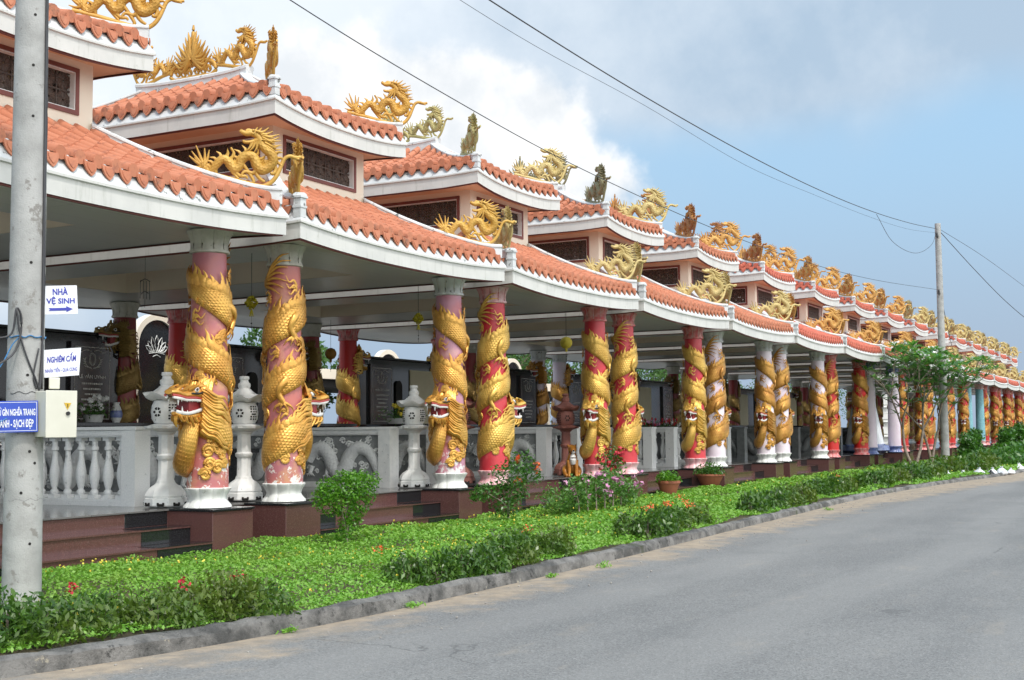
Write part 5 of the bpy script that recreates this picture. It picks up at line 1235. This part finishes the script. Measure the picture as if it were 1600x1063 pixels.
for sy in (-1, 1): mb.sphere((.135, sy*.055, .60), .013, 0, 8)
mb.tube([(.10, 0, .49), (.14, 0, .475), (.16, 0, .49)], .012, 6); ob('eyes_and_nose', mb, ['black_plastic'], t)
def potted(loc, label, pm, lm, r, h, lh, seed, square=False):
    rng = np.random.default_rng(seed); t = thing('potted_plant', loc, label, 'potted plant'); mb = MB(); mb.lathe([(r*.62, 0), (r*.66, .01), (r*.95, h*.8), (r*1.08, h*.82), (r*1.1, h), (r*.95, h), (r*.9, h*.9)], n=4 if square else 24)
    ob('pot', mb, [pm], t); u = rng.normal(size=(700, 3)); u /= np.linalg.norm(u, axis=1)[:, None]; u[:, 2] = np.abs(u[:, 2]); P = u*np.array((r*1.25, r*1.25, lh))*rng.uniform(.3, 1, 700)[:, None]+(0, 0, h*.9)
    link('foliage', leafmesh('foliage', P, .075, .5, .4, (lm,), None, None, .05, rng), t)
potted((30.2, 10.60, .225), 'round terracotta bowl with a leafy green plant on the steps', 'terracotta_pot', 'leaf_bush_dark', .34, .27, .32, 5)
potted((27.2, 10.52, .11), 'small reddish planter with a light green plant at the foot of the steps', 'terracotta_pot', 'leaf_bush', .25, .33, .28, 6)
t = thing('white_draped_statue', (53.9, 12.2, PZ), 'white draped statue between the blue-based columns behind the frangipani', 'statue', None); mb = MB()
mb.lathe([(.75, .35), (.7, .6), (.62, 1.1), (.5, 1.7), (.42, 2.1), (.30, 2.35), (.14, 2.5), (.19, 2.62), (.2, 2.78), (.1, 2.92)], n=40, mod=lambda t_, i: 1+.06*math.sin(9*t_+i*.5)*(1 if i < 6 else 0)); ob('draped_figure', mb, ['cloth_white'], t, ang=80)
mb = MB(); mb.lathe([(.8, 0), (1.0, .1), (.95, .3), (.75, .36)], n=32, mod=petals(12, [0, .05, .05, 0])); ob('blue_lotus_seat', mb, ['blue_glaze'], t)

# ================================================================== POLES, WIRES, SIGNS
def pole(x, y, label, h=9.4, r0=.163, r1=.118):
    t = thing('concrete_pole', (x, y, 0), label, 'utility pole', 'concrete utility poles'); mb = MB()
    mb.lathe([(r0+(r1-r0)*q/24, .02+h*q/24) for q in range(25)], n=32); ob('pole_shaft', mb, ['concrete_pole'], t)
    for z in (h-.5, 6.75):
        mb = MB(); mb.box(-.3, .3, -.04, .04, z-.03, z+.03)
        for x in (-.26, .26): mb.lathe([(.03, z+.031), (.045, z+.06), (.03, z+.1), (.04, z+.13)], (x, 0, 0), 10)
        ob('bracket', mb, ['cable_grey'], t)
    return t
PX, PY = 7.84, 8.93
p1 = pole(PX, PY, 'thick weathered concrete pole at the left edge carrying signs and a meter box')
mb = MB()
for z, a in ((1.40, 245), (1.30, 262), (.62, 250), (2.05, 235), (3.02, 240), (4.3, 238), (4.75, 236), (5.2, 240), (1.05, 222)): a = R(a); r = .163-.0048*z-.002; mb.tube([cyl(a, r-.01, z), cyl(a, r+.004, z)], .013, 8)
ob('bolt_hole', mb, ['hole_dark'], p1)
mb = MB(); rr = .157
for z0, z1 in ((1.9, 1.905), (.99, .995)):
    a = np.linspace(R(180), R(300), 20); mb.tube(cyl(a, rr-.0005, z0+.01*np.sin(a*9)), .0025, 4)
ob('crack', mb, ['cable_grey'], p1)
pole(51.28, 8.57, 'far slender concrete pole beyond the frangipani trees', 9.45, .16, .11)
RV = Vector((.75, -.66, 0)).normalized(); TV = Vector((-.66, -.75, 0)).normalized(); SA = math.atan2(RV.y, RV.x)
def near(dx, dt, z): return (PX+RV.x*dx+TV.x*dt, PY+RV.y*dx+TV.y*dt, z)
def sign(dx, dt, z, w_, h_, mat_, label, rot=0, tilt=0., para=0.):
    t = thing('sign', near(dx, dt, z), label, 'sign', None, SA+R(rot)); t.rotation_euler.y = R(tilt); mb = MB()
    pl = [(-w_/2, -h_/2), (w_/2, -h_/2-para*.0), (w_/2+para, h_/2), (-w_/2, h_/2)]
    mb.prism(pl[::-1], -.004, .004); ob('sign_board', mb, [mat_], t); return t
s1 = sign(.275, .02, 2.715, .28, .25, 'sign_white', 'white sign with blue capitals and an arrow, upper one on the concrete pole', 0, -3)
writing('sign_text', 'NHÀ', .125, .072, 'ink_blue', s1, .0, -.0065, .078, 0, .03); writing('sign_text', 'VỆ SINH', .235, .078, 'ink_blue', s1, .0, -.0065, -.008, 0, .03)
mb = MB(); mb.prism([(-.10, -.094), (.045, -.094), (.045, -.108), (.10, -.082), (.045, -.056), (.045, -.070), (-.10, -.070), (-.088, -.082)], -.0075, -.0055); ob('arrow', mb, ['ink_blue'], s1)
s2 = sign(.285, .03, 2.165, .285, .24, 'sign_white', 'slanted white sign with blue italic capitals below the arrow sign', 0, -5, .035)
writing('sign_text', 'NGHIÊM CẤM', .245, .082, 'ink_blue', s2, .01, -.0065, .045, .25, .03); writing('sign_text', 'NHẬN TIỀN - QUÀ CÚNG', .265, .058, 'ink_blue', s2, .0, -.0065, -.06, .2, .022)
s3 = sign(-.075, .21, 1.695, .36, .265, 'sign_blue', 'blue enamel sign with white capitals across the concrete pole', 0, -1)
writing('sign_text', 'GIỮ GÌN NGHĨA TRANG', .32, .075, 'sign_white', s3, .0, -.0065, .045, 0, .03); writing('sign_text', 'XANH - SẠCH ĐẸP', .29, .085, 'sign_white', s3, .0, -.0065, -.065, 0, .03)
mb = MB()
for x0, x1, z0, z1 in ((-.172, .172, .118, .122), (-.172, .172, -.122, -.118), (-.172, -.168, -.118, .118), (.168, .172, -.118, .118)): mb.box(x0, x1, -.006, -.0045, z0, z1)
ob('sign_border', mb, ['sign_white'], s3)
t = thing('meter_box', near(.235, .14, 1.715), 'cream metal electricity box with a yellow warning triangle on the pole', 'electric box', None, SA+R(24)); mb = MB(); mb.box(-.135, .135, -.13, .13, -.195, .195); bevel(ob('box_body', mb, ['box_metal'], t), .006, 2)
mb = MB(); mb.box(-.139, .139, -.142, -.132, -.2, .2); bevel(ob('box_door', mb, ['box_metal'], t), .004, 2)
mb = MB(); mb.prism([(.02, .095), (.085, .095), (.052, .035)], -.1455, -.1425); ob('warning_triangle', mb, ['yellow_tri'], t)
mb = MB(); mb.box(.049, .056, -.1475, -.146, .055, .085); ob('warning_bolt', mb, ['black_plastic'], t)
mb = MB(); mb.tube([(.055, -.142, .005), (.055, -.156, .005)], .017, 12); ob('lock', mb, ['black_plastic'], t)
mb = MB(); mb.box(-.045, .045, -.02, .02, -.05, .05); bevel(tag(ob('junction_box', mb, ['box_metal']), 'small cream junction box under the slanted sign on the pole', 'junction box'), .008, 2); bpy.data.objects['junction_box'].location = near(.235, .04, 1.985); bpy.data.objects['junction_box'].rotation_euler.z = SA
mb = MB()
def onpole(a, z, o=.012): r = .163-.0048*z+o; return (PX+r*math.cos(R(a)), PY+r*math.sin(R(a)), z)
mb.tube(catmull([onpole(282, z) for z in (9.0, 7, 5.2, 4.2, 3.2, 2.6, 2.25)]+[onpole(276, 2.05), onpole(272, 1.93)], 5), .012, 6)
mb.tube(catmull([onpole(290, 9.0), onpole(288, 6), onpole(286, 4.9), onpole(291, 4.3), onpole(285, 3.6), onpole(289, 2.9), onpole(282, 2.3), onpole(283, 1.93)], 5), .009, 6)
mb.tube(catmull([onpole(205, 2.62, .05), onpole(212, 2.4, .02), onpole(232, 2.2), onpole(258, 2.02), onpole(272, 1.92)], 5), .008, 6)
mb.tube(catmull([onpole(268, 2.28), onpole(255, 2.12), onpole(252, 2.02), onpole(262, 1.93)], 5), .007, 6)
mb.tube(catmull([onpole(180, 2.35, .2), onpole(195, 2.40, .06), onpole(205, 2.62, .05), onpole(215, 2.5, .01), onpole(205, 2.25, .06), onpole(190, 2.1, .25)], 5), .009, 6)
tag(ob('cable_run', mb, ['cable_grey'], ang=180), 'grey cables running down the near concrete pole', 'cable')
mb = MB(); mb.tube(catmull([onpole(a, 2.38+.01*math.sin(a), .008) for a in range(150, 331, 15)], 3), .006, 5); mb.tube(catmull([onpole(212, 2.38), onpole(195, 2.30, .05), onpole(188, 2.12, .15), onpole(180, 1.95, .3)], 4), .006, 5)
mb.tube(catmull([onpole(205, 1.74, .03), onpole(195, 1.68, .1), onpole(188, 1.6, .3)], 4), .005, 5)
tag(ob('blue_rope', mb, ['rope_blue'], ang=180), 'blue cord tied round the near concrete pole', 'rope')
def wire(name, pts, r, label): mb = MB(); mb.tube(catmull(pts, 8), r, 5); return tag(ob(name, mb, ['cable_grey'], ang=180), label, 'overhead wire')
def par(x): return 7.70+.0019*(x-22.5)**2
wire('overhead_wire', [(PX, PY-.1, par(PX))]+[(x, 8.85-.006*(x-8), par(x)) for x in (12, 17, 22, 28, 34, 40, 46)]+[(51.2, 8.57, 9.25)], .011, 'thick upper wire sagging from the top of the picture to the far pole top')
wire('overhead_wire', [(PX, PY+.1, par(PX)-.12)]+[(x, 8.95-.006*(x-8), par(x)-.10-.12*math.sin((x-8)/43*math.pi*3)**2) for x in (12, 17, 22, 28, 34, 40, 46)]+[(51.2, 8.6, 9.1)], .004, 'thin wire drooping just under the thick upper wire')
wire('overhead_wire', [(PX, PY, 6.95), (11.4, 8.85, 6.42), (14.8, 8.8, 6.09), (18.8, 8.75, 5.84), (25, 8.7, 5.72), (32, 8.7, 5.82), (40, 8.65, 6.15), (51.2, 8.55, 6.88)], .007, 'lower wire crossing in front of the roofs to the far pole')
wire('overhead_wire', [(41, 8.7, par(41)-.02), (43.4, 8.7, 7.76), (47.2, 8.7, 7.84), (50.2, 8.65, 8.5), (51.2, 8.6, 9.2)], .008, 'slack loop of wire hanging left of the far pole top')
wire('overhead_wire', [(51.35, 8.57, 9.25), (56, 7.9, 8.1), (61, 7.3, 7.15), (66, 6.7, 6.5), (74, 5.8, 6.0)], .014, 'wire dropping right from the far pole top')
wire('overhead_wire', [(51.35, 8.57, 9.3), (60, 8.2, 9.25), (72, 8, 9.2), (90, 8, 9.3), (110, 8, 9.6)], .009, 'faint wire leaving the far pole towards the right edge')
wire('overhead_wire', [(51.35, 8.57, 6.85), (55, 9, 6.1), (60, 9.6, 5.3), (65, 10.2, 4.8)], .012, 'service wire falling from the far pole to the eaves')

# ================================================================== LITTER, STONES
for i, (px_, py_, s_) in enumerate([(41.2, 6.85, .17), (42.3, 6.55, .16), (43.5, 6.25, .20), (44.3, 5.95, .18), (44.9, 5.75, .2), (45.6, 5.55, .15), (43.9, 5.95, .13), (49.5, 5.75, .2)]):
    rng = np.random.default_rng(60+i); mb = MB(); th = np.linspace(0, 2*math.pi, 16, endpoint=False); P = []
    for j, (r, z) in enumerate([(.4, .0), (.9, .08), (1.1, .35), (.9, .7), (.55, .95), (.2, 1.15), (.3, 1.4)]): P.append([(s_*r*(1+rng.normal(0, .14))*math.cos(t_), s_*.8*r*(1+rng.normal(0, .14))*math.sin(t_), s_*(z+rng.normal(0, .05))+.0) for t_ in th])
    mb.grid(P, 0, None, True); o = ob('plastic_bag', mb, ['plastic_bag'] if i != 6 else ['black_plastic'], None, (px_, py_, .03), rng.uniform(0, 3), 60)
    tag(o, ['crumpled white bag at the left end of the roadside litter', 'flattened pale bag second from the left in the litter', 'pale bag in the middle of the litter on the kerb', 'bulging white bag right of the middle of the litter', 'white knotted bag second from the right in the litter', 'white bag at the right end of the litter cluster', 'black bag among the white ones by the far kerb', 'lone white bag at the right picture edge'][i], 'plastic bag', 'bags dumped on the far kerb')
rng = np.random.default_rng(9); mb = MB()
for q in range(230):
    x = rng.uniform(5, 40); o_ = abs(rng.normal(0, .55))+.03; y = float(kerb_y(x))-o_; r = rng.uniform(.004, .013)*(1+x/40); mb.sphere((x, y, .01+r*.3), r, 0, 5, (1, rng.uniform(.6, 1), .6))
tag(ob('gravel', mb, ['pebble']), 'loose grit and pebbles along the foot of the kerb', 'gravel', kind='stuff')
for i, (x, o_, s_) in enumerate([(9.6, -.08, .10), (13.3, -.25, .12), (12.2, .12-.25, .07), (8.0, -.06, .07), (24.5, -.3, .12)]):
    rng = np.random.default_rng(80+i); c = np.array((x, float(kerb_y(x))+o_, .02)); P = rng.normal(size=(60, 3))*np.array((s_*.6, s_*.35, s_*.2)); P[:, 2] = np.abs(P[:, 2])
    tag(link('weed', leafmesh('weed', P, .045, .35, .4, ('leaf_lawn',), None, None, 0, rng), None, tuple(c)), ['small weed growing from the kerb foot nearest the camera', 'weed tuft on the dusty strip before the first steps', 'tiny weed against the kerb face mid-left', 'sprig at the kerb foot under the left hedge', 'far weed tuft on the dusty road edge'][i], 'weed')

# ================================================================== BEYOND THE ROW
def stele(x, y, zt, r, label, emblem):
    t = thing('arched_stele', (x, y, .1), label, 'stele', None); H = zt-.1-r; n = 24
    arc_ = lambda rr: [(rr, 0), (rr, H)]+[(rr*math.cos(a), H+rr*math.sin(a)) for a in np.linspace(0, math.pi, n)]+[(-rr, H), (-rr, 0)]
    mb = MB(); A, B = arc_(r), arc_(r*.82); P = [[(x_, yy, z_) for x_, z_ in L] for L, yy in ((A, .12), (A, -.12), (B, -.12), (B, .12))]; mb.grid(P); ob('cream_surround', mb, ['cream_wall'], t)
    mb = MB(); mb.prism([(x_, z_) for x_, z_ in arc_(r*.83)], -.06, .06); ob('black_slab', mb, ['granite_black'], t)
    if emblem:
        mb = MB(); cz = H-.02; s_ = r*.55
        for cx, w_, h_, rot in ((0, .22, .62, 0), (-.20, .2, .58, .32), (.20, .2, .58, -.32), (-.38, .2, .5, .68), (.38, .2, .5, -.68), (-.5, .18, .42, 1.05), (.5, .18, .42, -1.05)):
            q = [(0, 0), (w_*.5, .45*h_), (w_*.30, .8*h_), (0, h_), (-w_*.30, .8*h_), (-w_*.5, .45*h_), (0, 0)]
            q = [((cx*.4+a*math.cos(rot)-b*math.sin(rot))*s_*1.5, (a*math.sin(rot)+b*math.cos(rot))*s_*1.5) for a, b in q]
            mb.tube([(a, -.068, cz-.25*s_+b) for a, b in q], .012, 4)
        mb.tube(catmull([(-s_*.6, -.068, cz-.35*s_), (0, -.068, cz-.28*s_), (s_*.6, -.068, cz-.35*s_)], 4), .012, 4); mb.tube(catmull([(-s_*.3, -.068, cz-.52*s_), (0, -.068, cz-.42*s_), (s_*.3, -.068, cz-.52*s_)], 4), .012, 4)
        ob('lotus_emblem', mb, ['white_lotus'], t)
stele(23.15, 22, 4.45, .78, 'arched black stele with a white lotus outline behind the left pavilion', True)
stele(42.2, 28, 4.85, .95, 'cream arch top showing over the lettered black grave', False)
stele(52.6, 28, 5.0, .95, 'cream arch seen beyond the red front column', False)
t = thing('rear_gallery', (60, 31, 0), 'low cream-fasciaed gallery far behind the pavilions', 'building', None); mb = MB()
for q in range(26): x = -42+q*3.4; mb.box(x-.15, x+.15, -.15, .15, -.05, 3.4)
ob('gallery_posts', mb, ['cream_wall'], t); mb = MB(); mb.box(-44, 46, -1.2, 3, 3.72, 4.1); ob('gallery_fascia', mb, ['cream_wall'], t)
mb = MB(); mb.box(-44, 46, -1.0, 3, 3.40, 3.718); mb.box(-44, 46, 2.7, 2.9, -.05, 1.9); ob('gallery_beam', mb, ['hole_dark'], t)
def tree(x, y, h, r, label, seed, trunkh=.4):
    rng = np.random.default_rng(seed); t = thing('broadleaf_tree', (x, y, -.1), label, 'tree', 'trees beyond the pavilion row'); P = []
    for q in range(16):
        c = rng.normal(size=3)*np.array((r*.5, r*.5, h*.17))+np.array((0, 0, h*.68)); u = rng.normal(size=(260, 3)); u /= np.linalg.norm(u, axis=1)[:, None]; P.append(c+u*r*.34*rng.uniform(.4, 1.05, 260)[:, None])
    link('crown', leafmesh('crown', np.concatenate(P), .26, .5, .2, ('leaf_tree',), None, None, .05, rng), t); mb = MB()
    mb.tube(catmull([(0, 0, 0), (.1, 0, h*.25), (-.1, .1, h*.5), (0, 0, h*.75)], 4), np.linspace(.2, .06, 13), 8)
    for q in range(6): a = q*1.05; mb.tube([(0, 0, h*(.35+.05*q)), (math.cos(a)*r*.5, math.sin(a)*r*.5, h*(.6+.05*q))], [.08, .03], 6)
    ob('trunk', mb, ['bark'], t)
for i, (x, y, h, r) in enumerate([(44.5, 34, 6.2, 2.2), (64, 34, 8, 3.2), (72, 36, 8.5, 3.5), (82, 35, 8, 3.4), (93, 37, 8.6, 3.6), (108, 38, 8.5, 4), (126, 38, 9, 4), (34, 40, 3.8, 2.5), (150, 40, 9, 4.5), (25, 38, 2.6, 1.8)]):
    tree(x, y, h, r, ['slim tree glimpsed between the left rear columns', 'leafy tree beyond the first red column', 'tree beyond the mauve rear columns', 'tree behind the middle red columns', 'tree behind the lavender columns', 'far tree behind the deep red columns', 'far tree behind the white columns', 'low tree behind the first graves', 'farthest tree past the end of the row', 'small tree behind the leftmost graves'][i], 100+i)
def spire(x, y, z, lb):
    t = thing('pagoda_spire', (x, y, 0), lb, 'pagoda', 'white pagoda spires beyond the roofs'); mb = MB(); zz = 0.; r = 1.0; pr_ = [(r, 0)]
    while zz < z-1.2: pr_ += [(r, zz), (r*.8, zz+.9), (r*1.15, zz+1.0), (r*.78, zz+1.15)]; zz += 1.25; r *= .90
    pr_ += [(r*.5, zz), (.06, z), (.03, z+1.2)]; mb.lathe(pr_, n=8); ob('spire_body', mb, ['white_paint'], t)
spire(107.5, 24, 12.6, 'left one of two thin white pagoda spires over the far roofs'); spire(113, 24, 12.6, 'right one of two thin white pagoda spires over the far roofs')
